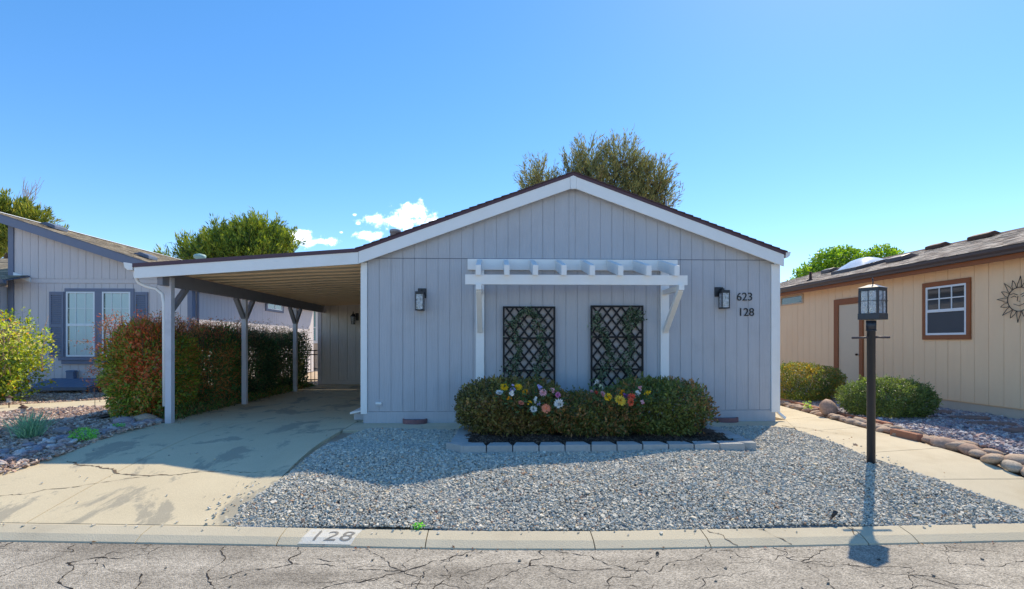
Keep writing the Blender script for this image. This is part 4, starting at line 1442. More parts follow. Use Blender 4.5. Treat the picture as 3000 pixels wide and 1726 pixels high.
# ------------------------------------------------------------------ lamp post
LX, LY, LZ = 4.57, 6.27, -.06
lp = thing('lamp_post', 'black post lamp with square glass lantern standing in the gravel', 'lamp post', (LX, LY, LZ))
part(lp, 'post', MB().lathe((LX, LY, LZ - .05), [(.046, 0), (.046, 1.68), (.054, 1.68), (.054, 1.80)], 24), M_POSTBLACK)
part(lp, 'collar', MB().lathe((LX, LY, LZ + 1.625), [(.057, 0), (.057, .012)], 24), M_POSTBLACK)
part(lp, 'crossbar', MB().tube([(LX - .235, LY, 1.478), (LX - .06, LY, 1.483), (LX - .04, LY, 1.49)], .0135, 10).tube([(LX + .04, LY, 1.488), (LX + .23, LY, 1.485)], .0135, 10), M_RGUT)
Rl = Matrix.Rotation(R(29), 3, 'Z')


def lq(x, y, z):
    v = Rl @ Vector((x, y, 0))
    return (LX + .02 + v.x, LY + v.y, z)


def lbox(mb, x0, x1, y0, y1, z0, z1):
    return mb.hexa([lq(x0, y0, z0), lq(x1, y0, z0), lq(x1, y1, z0), lq(x0, y1, z0)], [lq(x0, y0, z1), lq(x1, y0, z1), lq(x1, y1, z1), lq(x0, y1, z1)])


hw = .110
head = part(lp, 'lantern_base', lbox(MB(), -hw - .006, hw + .006, -hw - .006, hw + .006, 1.70, 1.775), M_POSTBLACK, bevel=.003)
mb = MB()
for sx in (-1, 1):
    for sy in (-1, 1):
        part(lp, 'corner_bar', lbox(MB(), sx * (hw - .011) - .011, sx * (hw - .011) + .011, sy * (hw - .011) - .011, sy * (hw - .011) + .011, 1.7755, 2.0445), M_POSTBLACK)
mb = MB()
lbox(mb, -hw, hw, -hw, hw, 2.045, 2.085)
part(lp, 'top_band', mb, M_POSTBLACK, bevel=.002)
mb = MB()
a = .118
mb.hexa([lq(-a, -a, 2.085), lq(a, -a, 2.085), lq(a, a, 2.085), lq(-a, a, 2.085)], [lq(-.03, -.03, 2.125), lq(.03, -.03, 2.125), lq(.03, .03, 2.125), lq(-.03, .03, 2.125)])
part(lp, 'roof', mb, M_POSTBLACK)
part(lp, 'finial', MB().tube([(LX + .02, LY, 2.12), (LX + .024, LY, 2.16), (LX + .018, LY, 2.195)], .006, 8).lathe((LX + .018, LY, 2.185), [(.003, 0), (.011, .008), (.011, .016), (.003, .024)], 8), M_POSTBLACK)
g_ = hw - .008
for (x0, x1, y0, y1) in ((-g_ + .02, g_ - .02, -g_ - .002, -g_ + .002), (-g_ + .02, g_ - .02, g_ - .002, g_ + .002), (-g_ - .002, -g_ + .002, -g_ + .02, g_ - .02), (g_ - .002, g_ + .002, -g_ + .02, g_ - .02)):
    pn = part(lp, 'pane', lbox(MB(), x0, x1, y0, y1, 1.776, 2.044), M_SEEDY)
    mb = MB()
    zc = 1.925
    if x1 - x0 > y1 - y0:
        o_ = -1 if y0 < 0 else 1
        yy_ = (y0 + y1) / 2 + o_ * .01
        lbox(mb, -.003, .003, yy_ - .003, yy_ + .003, 1.776, 2.044); lbox(mb, x0 - .03, x1 + .03, yy_ - .0025 + o_ * .006, yy_ + .0025 + o_ * .006, zc - .003, zc + .003)
    else:
        o_ = -1 if x0 < 0 else 1
        xx_ = (x0 + x1) / 2 + o_ * .01
        lbox(mb, xx_ - .003, xx_ + .003, -.003, .003, 1.776, 2.044); lbox(mb, xx_ - .0025 + o_ * .006, xx_ + .0025 + o_ * .006, y0 - .03, y1 + .03, zc - .003, zc + .003)
    part(pn, 'muntin', mb, M_POSTBLACK)
part(lp, 'bulb', MB().lathe((LX + .02, LY, 1.776), [(.02, 0), (.02, .08), (.035, .12), (.04, .16), (.03, .2), (.008, .22)], 14), M_VINYL)

# tilted garden spotlight stub in the gravel
sp = thing('garden_spotlight', 'small black spotlight tilted over in the gravel near the lamp post', 'spotlight', (3.28, 5.05, -.33))
part(sp, 'stake', MB().tube([(3.24, 5.03, -.33), (3.30, 5.05, -.27)], .008, 8), M_RUST)
part(sp, 'head', MB().tube([(3.295, 5.05, -.275), (3.325, 5.055, -.235), (3.335, 5.057, -.222)], [.014, .02, .022], 12), M_BLACK)


# ------------------------------------------------------------------ shingle roof planes
def shingle_arr(O, u, v, Lu, Lv, pal, seed, tab=.3, course=.14, n=None):
    rg = np.random.default_rng(seed)
    O = np.array(O, float); u = np.array(u, float); v = np.array(v, float)
    nrm = np.cross(u, v); nrm /= np.linalg.norm(nrm)
    if nrm[2] < 0: nrm = -nrm
    V = []; T = []; C = []
    nc = int(Lv / course) + 1
    for j in range(nc):
        v0 = j * course; v1 = min(v0 + course * 1.3, Lv)
        off = rg.uniform(0, tab)
        nu = int(Lu / tab) + 2
        edges = np.clip(-off + np.arange(nu + 1) * tab + rg.normal(0, .02, nu + 1), 0, Lu)
        for a, b in zip(edges[:-1], edges[1:]):
            if b - a < .02: continue
            h = .004 + .006 * rg.random(); dr = rg.uniform(-.012, .012)
            a2, b2 = a + .002, b - .002
            q = [O + u * a2 + v * (v0 + dr), O + u * b2 + v * (v0 + dr), O + u * b2 + v * v1, O + u * a2 + v * v1]
            i = len(V)
            V += [q[0] + nrm * h, q[1] + nrm * h, q[2] + nrm * .001, q[3] + nrm * .001, q[0] - nrm * .004, q[1] - nrm * .004]
            T += [(i, i + 1, i + 2), (i, i + 2, i + 3), (i + 4, i + 5, i + 1), (i + 4, i + 1, i)]
            c = np.array(pal[rg.integers(0, len(pal))]) * rg.uniform(.8, 1.2)
            C += [c] * 6
    return np.array(V), np.array(T), np.array(C)


# ------------------------------------------------------------------ left neighbour house
lh = thing('lavender_house', 'lavender grey neighbour house with slate blue trim and shutters left of the carport', 'house', (-11, 15.6, 0))
LYW = 15.6


def lroof(x): return 3.79 - .3275 * (x + 10.1)     # top of roof over the gable


LXR = -14.25
lw_body = MB()
lw_body.prism([(-13.85, LYW + .02, 0), (-8.78, LYW + .02, 0), (-8.78, LYW + .02, lroof(-8.78) - .12), (-13.85, LYW + .02, lroof(-13.85) - .12)], (0, 10.4, 0))
lwall = part(lh, 'wall', lw_body, M_LNEIGH)
e_lo = [-13.72 + .222 * i for i in range(23)]
e_lo = [e for e in e_lo if e < -8.86] + [-8.85]
siding(lwall, (0, LYW, 0), (1, 0, 0), (0, -1, 0), e_lo, .1, lambda x: 3.105, M_LNEIGH, gap=.008, th=.010)
siding(lwall, (0, LYW, 0), (1, 0, 0), (0, -1, 0), e_lo, 3.245, lambda x: lroof(x) - .2, M_LNEIGH, gap=.008, th=.010)
part(lh, 'band_board', MB().box(-13.72, -8.85, LYW - .008, LYW + .012, 3.118, 3.232), M_LNEIGH)
part(lh, 'corner_board', MB().box(-13.87, -13.725, LYW - .03, LYW + .018, 0, lroof(-13.8) - .22), M_LTRIM)
part(lh, 'corner_board', MB().box(-8.85, -8.72, LYW - .03, LYW + .018, 0, lroof(-8.8) - .22), M_LTRIM)
# side wall facing the carport
es = [LYW + .16 + .215 * i for i in range(34)]
siding(lwall, (-8.74, 0, 0), (0, 1, 0), (1, 0, 0), es, .1, lambda y: 3.05, M_LNEIGH, gap=.008, th=.010)
part(lh, 'corner_board', MB().box(-8.772, -8.715, LYW + .019, LYW + .14, 0, 3.1), M_LTRIM)
part(lh, 'downspout', MB().tube([(-8.45, 15.75, 3.1), (-8.62, 15.78, 3.0), (-8.69, 15.82, 2.85), (-8.69, 15.82, .2)], .035, 8), M_LTRIM)
part(lh, 'rake_board', MB().prism([(LXR, LYW - .3, lroof(LXR) - .02), (-8.33, LYW - .3, lroof(-8.33) - .02), (-8.33, LYW - .3, lroof(-8.33) - .25), (LXR, LYW - .3, lroof(LXR) - .25)], (0, .03, 0)), M_LTRIM)
part(lh, 'soffit', MB().prism([(LXR, LYW - .27, lroof(LXR) - .21), (-8.33, LYW - .27, lroof(-8.33) - .21), (-8.33, LYW - .27, lroof(-8.33) - .19), (LXR, LYW - .27, lroof(LXR) - .19)], (0, 10.8, 0)), M_LTRIM)
lr = part(lh, 'roof', MB().prism([(LXR, LYW - .31, lroof(LXR)), (-8.3, LYW - .31, lroof(-8.3)), (-8.3, LYW - .31, lroof(-8.3) - .02), (LXR, LYW - .31, lroof(LXR) - .02)], (0, 10.9, 0)), M_LTRIMD)
sl = math.sqrt(1 + .3275 ** 2)
np_part(lr, 'shingles', shingle_arr((-8.28, LYW - .32, lroof(-8.28)), (0, 1, 0), (-1 / sl, 0, .3275 / sl), 10.9, 5.97 * sl, [lin(150, 138, 118), lin(172, 158, 134), lin(132, 122, 106), lin(120, 108, 92)], 61), M_SHINGLE, 'stuff')
part(lr, 'ridge_cap', MB().prism([(LXR - .12, LYW - .33, lroof(LXR) - .01), (LXR, LYW - .33, lroof(LXR) + .035), (LXR + .12, LYW - .33, lroof(LXR) - .01)], (0, 10.9, 0)), M_WHITE)
part(lh, 'gutter', MB().prism([(-8.29, LYW - .28, lroof(-8.3) - .02), (-8.15, LYW - .28, lroof(-8.3) - .02), (-8.18, LYW - .28, lroof(-8.3) - .11), (-8.29, LYW - .28, lroof(-8.3) - .13)], (0, 10.8, 0)), M_VINYL)


def box_vent(parent, x, y, roofz, slope, m, w=.5, dpt=.42, name='roof_vent'):
    """low hood vent lying on a roof plane that rises towards -x (slope > 0) or +x"""
    z = lambda xx: roofz(xx)
    mb = MB()
    s = 1 if slope > 0 else -1
    lo, hi = x + s * dpt / 2, x - s * dpt / 2
    prof_ = [(lo, z(lo) + .02), (lo, z(lo) + .13), (x, z(x) + .15), (hi, z(hi) + .03)]
    mb.prism([(a, y - w / 2, b) for a, b in prof_], (0, w, 0))
    return part(parent, name, mb, m, bevel=.02)


box_vent(lh, -13.45, 16.6, lroof, 1, M_LTRIMD, w=.5, dpt=.5)
box_vent(lh, -10.9, 16.9, lroof, 1, M_LTRIMD, w=.45, dpt=.5)
# twin windows with trim, shutters and sill
part(lh, 'window_trim', MB().box(-12.30, -10.36, LYW - .03, LYW - .002, .99, 1.005).box(-12.30, -10.36, LYW - .03, LYW - .002, 2.875, 2.965).box(-12.30, -12.262, LYW - .03, LYW - .002, 1.006, 2.874).box(-11.458, -11.258, LYW - .03, LYW - .002, 1.006, 2.874).box(-10.46, -10.36, LYW - .03, LYW - .002, 1.006, 2.874), M_LTRIM)
for x0, x1 in ((-12.258, -11.462), (-11.255, -10.463)):
    z0, z1, zm = 1.01, 2.87, 1.92
    wn_ = part(lh, 'window', MB().box(x0, x0 + .04, LYW - .028, LYW - .004, z0, z1).box(x1 - .04, x1, LYW - .028, LYW - .004, z0, z1).box(x0 + .041, x1 - .041, LYW - .028, LYW - .004, z1 - .04, z1)
               .box(x0 + .041, x1 - .041, LYW - .028, LYW - .004, z0, z0 + .045).box(x0 + .041, x1 - .041, LYW - .034, LYW - .004, zm - .035, zm + .035), M_VINYL)
    mb = MB()
    for k in (1, 2):
        xx = x0 + (x1 - x0) * k / 3
        mb.box(xx - .008, xx + .008, LYW - .024, LYW - .016, zm + .036, z1 - .041).box(xx - .006, xx + .006, LYW - .020, LYW - .014, z0 + .046, zm - .036)
    mb.box(x0 + .041, x1 - .041, LYW - .025, LYW - .015, (zm + z1) / 2 - .008, (zm + z1) / 2 + .008).box(x0 + .041, x1 - .041, LYW - .021, LYW - .013, (zm + z0) / 2 - .006, (zm + z0) / 2 + .006)
    part(wn_, 'muntin', mb, M_VINYL)
    part(wn_, 'blind', MB().box(x0 + .08, x1 - .05, LYW - .006, LYW - .003, z0 + .05, z1 - .05), M_BLIND)
    part(wn_, 'dark_gap', MB().box(x0 + .042, x0 + .079, LYW - .006, LYW - .003, z0 + .05, z1 - .05), M_DARKGLASS)
    part(wn_, 'pane', MB().box(x0 + .042, x1 - .042, LYW - .0125, LYW - .0095, zm + .037, z1 - .042), M_GLASS)
    part(wn_, 'pane', MB().box(x0 + .042, x1 - .042, LYW - .0125, LYW - .0095, z0 + .047, zm - .037), M_GLASS)
for x0, x1 in ((-12.72, -12.32), (-10.34, -9.97)):
    z0, z1 = 1.0, 2.865
    sh = part(lh, 'shutter', MB().box(x0, x0 + .055, LYW - .04, LYW - .003, z0, z1).box(x1 - .055, x1, LYW - .04, LYW - .003, z0, z1).box(x0 + .056, x1 - .056, LYW - .04, LYW - .003, z1 - .09, z1)
              .box(x0 + .056, x1 - .056, LYW - .04, LYW - .003, z0, z0 + .09).box(x0 + .056, x1 - .056, LYW - .04, LYW - .003, 1.85, 1.95).box(x0 + .056, x1 - .056, LYW - .012, LYW - .003, z0 + .091, z1 - .091), M_LTRIM)
    mb = MB()
    for za, zb in ((z0 + .1, 1.84), (1.96, z1 - .1)):
        k = int((zb - za) / .052)
        for i in range(k):
            zc = za + (i + .5) * (zb - za) / k
            mb.hexa([(x0 + .057, LYW - .036, zc - .02), (x1 - .057, LYW - .036, zc - .02), (x1 - .057, LYW - .014, zc + .012), (x0 + .057, LYW - .014, zc + .012)],
                    [(x0 + .057, LYW - .036, zc - .008), (x1 - .057, LYW - .036, zc - .008), (x1 - .057, LYW - .014, zc + .024), (x0 + .057, LYW - .014, zc + .024)])
    part(sh, 'louvres', mb, M_LTRIM, kind='stuff')
part(lh, 'window_sill', MB().box(-12.43, -10.25, LYW - .10, LYW - .003, .90, .985).box(-12.36, -10.32, LYW - .07, LYW - .003, .80, .898), M_LTRIM, bevel=.006)
# small high window on the side wall
sw = part(lh, 'side_window', MB().box(-8.738, -8.70, 20.5, 22.2, 2.62, 2.70).box(-8.738, -8.70, 20.5, 20.64, 2.70, 3.0).box(-8.738, -8.70, 22.06, 22.2, 2.70, 3.0), M_LTRIM)
part(sw, 'frame', MB().box(-8.737, -8.705, 20.66, 22.05, 2.705, 2.745).box(-8.737, -8.705, 20.66, 20.70, 2.746, 3.02).box(-8.737, -8.705, 21.33, 21.38, 2.746, 3.02).box(-8.737, -8.705, 22.0, 22.05, 2.746, 3.02), M_VINYL)
part(sw, 'pane', MB().box(-8.736, -8.715, 20.70, 22.0, 2.746, 3.02), M_DARKGLASS)
# lower wing at the left with its own roof and gutter
lwg = part(lh, 'lower_wing', MB().box(-18, -13.9, LYW - .25, LYW + 4, 0, 3.0), M_LNEIGH)
siding(lwg, (0, LYW - .26, 0), (1, 0, 0), (0, -1, 0), [-16.5 + .222 * i for i in range(12)], .1, lambda x: 2.95, M_LNEIGH, gap=.008, th=.010)
part(lh, 'corner_board', MB().box(-13.98, -13.88, LYW - .31, LYW - .262, 0, 3.0), M_LTRIM)
wr = part(lh, 'lower_roof', MB().prism([(-18.3, LYW - .75, 3.13), (-18.3, LYW + 4.2, 4.45), (-18.3, LYW + 4.2, 4.42), (-18.3, LYW - .75, 3.10)], (4.42, 0, 0)).prism([(-13.88, LYW - .75, 3.13), (-13.88, LYW - .03, 3.32), (-13.88, LYW - .03, 3.29), (-13.88, LYW - .75, 3.10)], (.62, 0, 0)), M_LTRIMD)
s2 = math.sqrt(4.95 ** 2 + 1.32 ** 2)
np_part(wr, 'shingles', join([shingle_arr((-18.3, LYW - .77, 3.135), (1, 0, 0), (0, 4.95 / s2, 1.32 / s2), 4.42, s2, [lin(150, 138, 118), lin(172, 158, 134), lin(132, 122, 106)], 62),
     shingle_arr((-13.88, LYW - .77, 3.135), (1, 0, 0), (0, 4.95 / s2, 1.32 / s2), .62, .72, [lin(150, 138, 118), lin(132, 122, 106)], 63)]), M_SHINGLE, 'stuff')
part(lh, 'lower_gutter', MB().prism([(-18.3, LYW - .77, 3.12), (-18.3, LYW - .90, 3.12), (-18.3, LYW - .86, 3.03), (-18.3, LYW - .77, 3.01)], (5.05, 0, 0)).box(-18.3, -13.5, LYW - .72, LYW - .69, 2.95, 3.08), M_LTRIMD)
part(lh, 'flashing', MB().hexa([(-13.72, LYW - .036, 3.30), (-13.25, LYW - .036, 3.14), (-13.25, LYW - .01, 3.14), (-13.72, LYW - .01, 3.30)], [(-13.72, LYW - .036, 3.42), (-13.25, LYW - .036, 3.26), (-13.25, LYW - .01, 3.26), (-13.72, LYW - .01, 3.42)]), M_VINYL)

# crawl-space hatch by the wall
ht = thing('crawl_hatch', 'sloping grey plank hatch on legs against the lavender house', 'hatch', (-12.0, 15.2, 0))
for i in range(8):
    x0 = -12.74 + i * .215
    sk = .16
    mb = MB()
    mb.hexa([(x0, 14.72, .17), (x0 + .205, 14.72, .17), (x0 + .205 + sk, 15.52, .36), (x0 + sk, 15.52, .36)], [(x0, 14.72, .205), (x0 + .205, 14.72, .205), (x0 + .205 + sk, 15.52, .395), (x0 + sk, 15.52, .395)])
    part(ht, 'plank', mb, M_DECK)
part(ht, 'edge_board', MB().box(-12.74, -11.03, 14.69, 14.715, .12, .20), M_LTRIMD)
for x in (-12.6, -11.15):
    part(ht, 'leg', MB().box(x - .04, x + .04, 14.76, 14.84, 0, .165), M_LTRIMD)
part(ht, 'side_board', MB().prism([(-11.0, 14.75, .0), (-10.86, 15.5, .0), (-10.86, 15.5, .35), (-11.0, 14.75, .165)], (-.02, 0, 0)), M_LTRIMD)
ub = single('utility_box', MB().box(-12.16, -11.95, 15.44, 15.56, .36, .58).hexa([(-12.18, 15.42, .581), (-11.93, 15.42, .581), (-11.93, 15.57, .581), (-12.18, 15.57, .581)], [(-12.16, 15.46, .62), (-11.95, 15.46, .62), (-11.95, 15.57, .62), (-12.16, 15.57, .62)]), M_DECK, 'small grey utility box behind the hatch', 'box', (-12.05, 15.5, .36), bevel=.006)


# far house with teal windows behind the hedge
fh = thing('sunroom_house', 'pale house with windows coloured with teal reflections beyond the carport hedge', 'house', (-9.2, 29, 0))
part(fh, 'wall', MB().box(-13.5, -7.4, 29.02, 34, 0, 1.42).box(-13.5, -7.4, 29.3, 34, 1.421, 3.4), M_RSKIRT)
part(fh, 'band', MB().box(-13.5, -7.39, 28.96, 29.019, 1.35, 1.5), M_VINYL)
for k in range(7):
    x0 = -13.3 + k * .92
    o = part(fh, 'window', MB().box(x0, x0 + .07, 29.05, 29.14, 1.5, 3.2).box(x0 + .85, x0 + .918, 29.05, 29.14, 1.5, 3.2).box(x0 + .071, x0 + .849, 29.06, 29.12, 2.18, 2.24), M_VINYL)
    part(o, 'pane', MB().box(x0 + .071, x0 + .849, 29.09, 29.1, 1.5, 3.2), M_TEALREFL)
    mb = MB()
    for j in range(5): mb.box(x0 + .18, x0 + .75, 29.075, 29.085, 1.56 + j * .11, 1.64 + j * .11)
    part(o, 'blind', mb, M_VINYL)
part(fh, 'roof', MB().prism([(-14, 28.4, 3.2), (-14, 31.4, 4.1), (-14, 34.4, 3.2), (-14, 34.4, 3.3), (-14, 31.4, 4.25), (-14, 28.4, 3.32)], (7, 0, 0)), M_VINYL)
# iron fence between the hedge and the storage wall
fe = thing('iron_fence', 'dark iron picket fence between hedge and carport back wall', 'fence', (-6.4, 18.3, 0))
for z in (.98, 1.12, .12):
    part(fe, 'rail', MB().box(-9.0, -5.95, 18.28, 18.31, z, z + .035), M_FENCE)
for k in range(24):
    part(fe, 'picket', MB().box(-9.0 + k * .13, -8.982 + k * .13, 18.286, 18.304, .05, 1.12 if k % 6 else 1.2), M_FENCE)
# rooftop ventilator seen over the carport roof
vt = single('roof_ventilator', MB().lathe((-8.95, 16.4, 3.4), [(.12, 0), (.12, .52), (.1, .54), (.165, .58), (.175, .64), (.15, .68), (.04, .71)], 18), M_MUSH, 'pale green round ventilator showing above the carport roof', 'ventilator', (-8.95, 16.4, 3.4))

# ------------------------------------------------------------------ right neighbour house
RX = 9.5
rh = thing('peach_house', 'long peach neighbour house with rust brown trim on the right', 'house', (RX, 12, 0))
RY0, RY1 = 2.0, 21.0
rbody = part(rh, 'wall', MB().prism([(RX + .02, RY0, .2), (17.4, RY0, .2), (17.4, RY0, 2.96), (13.08, RY0, 4.05), (RX + .02, RY0, 2.96)], (0, RY1 - RY0, 0)), M_RWALL)
edr = [6.2]
while edr[-1] < 20.8: edr.append(edr[-1] + .305)
siding(rbody, (RX, 0, 0), (0, 1, 0), (-1, 0, 0), edr, .22, lambda y: 2.945, M_RWALL, gap=.008, th=.010)
part(rh, 'skirting', MB().box(RX + .03, 17.3, RY0 + .02, RY1 - .02, -.05, .199), M_RSKIRT)
part(rh, 'fascia', MB().box(9.17, 9.195, RY0 - .3, RY1 + .3, 2.90, 3.08), M_RTRIM)
part(rh, 'soffit', MB().box(9.196, 9.5, RY0 - .3, RY1 + .3, 2.96, 2.98), M_RTRIM)
part(rh, 'gutter', MB().prism([(9.165, RY0 - .3, 3.12), (9.04, RY0 - .3, 3.12), (9.045, RY0 - .3, 3.075), (9.085, RY0 - .3, 3.03), (9.095, RY0 - .3, 2.99), (9.165, RY0 - .3, 2.99)], (0, RY1 - RY0 + .6, 0)), M_RGUT)


def rroof(x): return 3.14 + .27 * (min(x, 26.16 - x) - 9.08)


rr_ = part(rh, 'roof', MB().prism([(9.08, RY0 - .3, 3.135), (13.08, RY0 - .3, rroof(13.08)), (17.2, RY0 - .3, rroof(17.2)), (17.2, RY0 - .3, rroof(17.2) - .05), (13.08, RY0 - .3, rroof(13.08) - .05), (9.08, RY0 - .3, 3.085)], (0, RY1 - RY0 + .6, 0)), M_RGUT)
s3 = math.sqrt(1 + .27 ** 2)
np_part(rr_, 'shingles', shingle_arr((9.05, 5.5, 3.137), (0, 1, 0), (1 / s3, 0, .27 / s3), 15.8, 4.0 * s3 + .05, [lin(184, 166, 148), lin(206, 188, 168), lin(160, 142, 128), lin(220, 204, 184), lin(138, 122, 110)], 64, tab=.24), M_SHINGLE, 'stuff')
part(rr_, 'ridge_cap', MB().prism([(12.95, RY0 - .3, rroof(12.95) + .01), (13.08, RY0 - .3, rroof(13.08) + .045), (13.21, RY0 - .3, rroof(12.95) + .01)], (0, RY1 - RY0 + .6, 0)), M_SHINGLE_EDGE)
box_vent(rh, 10.6, 13.4, rroof, -1, M_RGUT, .55, .5)
box_vent(rh, 12.6, 14.6, rroof, -1, M_RUST, .5, .4)
box_vent(rh, 12.7, 13.3, rroof, -1, M_RUST, .6, .4)
box_vent(rh, 11.8, 18.2, rroof, -1, M_RGUT, .5, .4)
part(rh, 'vent_pipe', MB().lathe((9.75, 16.0, rroof(9.75) - .05), [(.1, 0), (.1, .07), (.04, .1), (.04, .32)], 12), M_RUST)
sk = part(rh, 'skylight', MB().prism([(10.2, 14.6, rroof(10.2) - .01), (11.2, 14.6, rroof(11.2) - .01), (11.2, 14.6, rroof(11.2) + .1), (10.2, 14.6, rroof(10.2) + .1)], (0, 1.1, 0)), M_RGUT)
mb = MB(); V = []; F = []
for j in range(7):
    for i in range(7):
        x = 10.24 + .92 * i / 6; y = 14.64 + 1.02 * j / 6
        h = .2 * (1 - abs(i / 3 - 1) ** 2.5) * (1 - abs(j / 3 - 1) ** 2.5)
        V.append((x, y, rroof(x) + .105 + h))
for j in range(6):
    for i in range(6): F.append((j * 7 + i, j * 7 + i + 1, (j + 1) * 7 + i + 1, (j + 1) * 7 + i))
mb.add(V, F, True)
part(sk, 'dome', mb, M_SKYDOME)
# window
XW = RX - .004
wt = part(rh, 'window_trim', MB().box(XW - .035, XW, 10.22, 11.40, 2.62, 2.72).box(XW - .035, XW, 10.22, 11.40, 1.48, 1.575).box(XW - .035, XW, 10.22, 10.31, 1.576, 2.619).box(XW - .035, XW, 11.31, 11.40, 1.576, 2.619), M_RTRIM, bevel=.004)
wn2 = part(rh, 'window', MB().box(XW - .03, XW - .002, 10.312, 10.352, 1.578, 2.617).box(XW - .03, XW - .002, 11.268, 11.308, 1.578, 2.617).box(XW - .03, XW - .002, 10.353, 11.267, 2.577, 2.617)
           .box(XW - .03, XW - .002, 10.353, 11.267, 1.578, 1.62).box(XW - .04, XW - .002, 10.353, 11.267, 2.065, 2.125), M_VINYL)
mb = MB()
for k in (1, 2):
    yv = 10.353 + .914 * k / 3
    mb.box(XW - .026, XW - .014, yv - .011, yv + .011, 2.126, 2.576)
mb.box(XW - .027, XW - .013, 10.353, 11.267, 2.34, 2.362)
part(wn2, 'muntin', mb, M_VINYL)
part(wn2, 'pane', MB().box(XW - .012, XW - .004, 10.354, 11.266, 2.126, 2.576), M_DARKGLASS)
part(wn2, 'screen', MB().box(XW - .02, XW - .004, 10.354, 11.266, 1.621, 2.064), M_SCREEN)
# door
dr = part(rh, 'door', MB().box(XW - .012, XW, 13.42, 14.26, .15, 2.44), M_RDOOR)
part(dr, 'knob', MB().lathe((XW - .05, 13.5, 1.1), [(.005, -.03), (.03, -.015), (.03, .015), (.005, .03)], 10), M_RUST)
part(rh, 'door_trim', MB().box(XW - .04, XW - .001, 14.262, 14.44, .15, 2.6).box(XW - .04, XW - .001, 13.29, 13.418, .15, 2.6).box(XW - .04, XW - .001, 13.42, 14.26, 2.442, 2.6), M_RTRIM)
part(rh, 'door_step', MB().box(8.9, 9.47, 13.2, 14.5, .0, .12), M_RSKIRT, bevel=.01)
# small vent window
vw = part(rh, 'vent_window', MB().box(XW - .03, XW, 15.95, 17.2, 2.62, 2.66).box(XW - .03, XW, 15.95, 17.2, 2.86, 2.90).box(XW - .03, XW, 15.95, 16.0, 2.661, 2.859).box(XW - .03, XW, 17.15, 17.2, 2.661, 2.859), M_RSKIRT)
part(vw, 'pane', MB().box(XW - .015, XW - .003, 16.01, 17.14, 2.661, 2.859), M_DARKGLASS)
# sun ornament
sn = thing('sun_ornament', 'round wire sun face ornament hanging on the peach wall', 'ornament', (RX - .04, 9.22, 1.78))
SC = (RX - .05, 9.22, 2.20)


def sp_(a, r): return (SC[0], SC[1] + r * math.cos(a), SC[2] + r * math.sin(a))


part(sn, 'ring', MB().tube([sp_(a, .215) for a in np.linspace(0, 2 * math.pi, 33)], .007, 6, cap=False), M_FENCE)
for k in range(16):
    a = 2 * math.pi * k / 16; wv = .165
    L_ = .42 if k % 2 == 0 else .37
    q1 = [sp_(a - wv + .02 * 0, .215), sp_(a - wv * .75, .27), sp_(a - .02, .32), sp_(a + .06, L_)]
    q2 = [sp_(a + wv, .215), sp_(a + wv * .95, .28), sp_(a + wv * .7, .33), sp_(a + .06, L_)]
    part(sn, 'ray', MB().tube(q1, .006, 5).tube(q2, .006, 5), M_FENCE)
mb = MB()
for s in (-1, 1):
    mb.tube([(SC[0], SC[1] + s * .05, SC[2] + .04), (SC[0], SC[1] + s * .09, SC[2] + .065), (SC[0], SC[1] + s * .15, SC[2] + .04)], .006, 5)
    mb.tube([(SC[0], SC[1] + s * .03, SC[2] + .08), (SC[0], SC[1] + s * .10, SC[2] + .11), (SC[0], SC[1] + s * .19, SC[2] + .09)], .006, 5)
mb.tube([(SC[0], SC[1] + .02, SC[2] + .06), (SC[0], SC[1] + .035, SC[2] - .03), (SC[0], SC[1] - .02, SC[2] - .04)], .006, 5)
mb.tube([(SC[0], SC[1] - .1, SC[2] - .08), (SC[0], SC[1], SC[2] - .12), (SC[0], SC[1] + .1, SC[2] - .08)], .006, 5)
part(sn, 'face', mb, M_FENCE)


# ------------------------------------------------------------------ loose stones
def rock_mesh(seed, flat=.6):
    bm = bmesh.new()
    bmesh.ops.create_icosphere(bm, subdivisions=2, radius=1)
    rg = np.random.default_rng(seed)
    P = np.array([v.co[:] for v in bm.verts])
    n_ = nz3(P, 1.6, seed) * .16
    for v, k in zip(bm.verts, n_):
        v.co = v.co * (1 + k)
        v.co.z *= flat
    me = bpy.data.meshes.new('stone')
    bm.to_mesh(me); bm.free()
    me.polygons.foreach_set('use_smooth', [True] * len(me.polygons))
    return me


RM_R = [rock_mesh(100 + i) for i in range(6)]
RM_L = [rock_mesh(200 + i, .55) for i in range(5)]
for m_ in RM_R: m_.materials.append(M_ROCK_R)
for m_ in RM_L: m_.materials.append(M_ROCK_L)


def put_rock(parent, meshes, x, y, s, rg, asp=1.4, name='stone', lift=.35, tilt=.2):
    me = meshes[rg.integers(0, len(meshes))]
    o = link(name, me, None, parent, (x, y, gzf(x, y) + s * lift * .6))
    o.scale = (s * asp * .5, s * .5, s * .5)
    o.rotation_euler = (rg.normal(0, tilt), rg.normal(0, tilt), rg.uniform(0, 6.28))
    return o


rg = np.random.default_rng(91)
rbd = thing('rock_border', 'row of rounded tan rocks edging the right walkway', 'rock border', (6.25, 8, 0))
y = 5.2
while y < 9.7:
    s = rg.uniform(.15, .23) * (1.05 if y < 7.5 else .85)
    xe = np.interp(y, [5.1, 5.83, 6.9, 8.6, 9.85], [6.27, 6.06, 5.98, 6.08, 6.2])
    put_rock(rbd, RM_R, xe + .10 + rg.uniform(-.01, .07), y, s, rg)
    if rg.random() < .75: put_rock(rbd, RM_R, xe + .30 + rg.uniform(-.04, .06), y + rg.uniform(-.08, .08), s * rg.uniform(.8, 1.15), rg)
    y += s * rg.uniform(.72, .98)
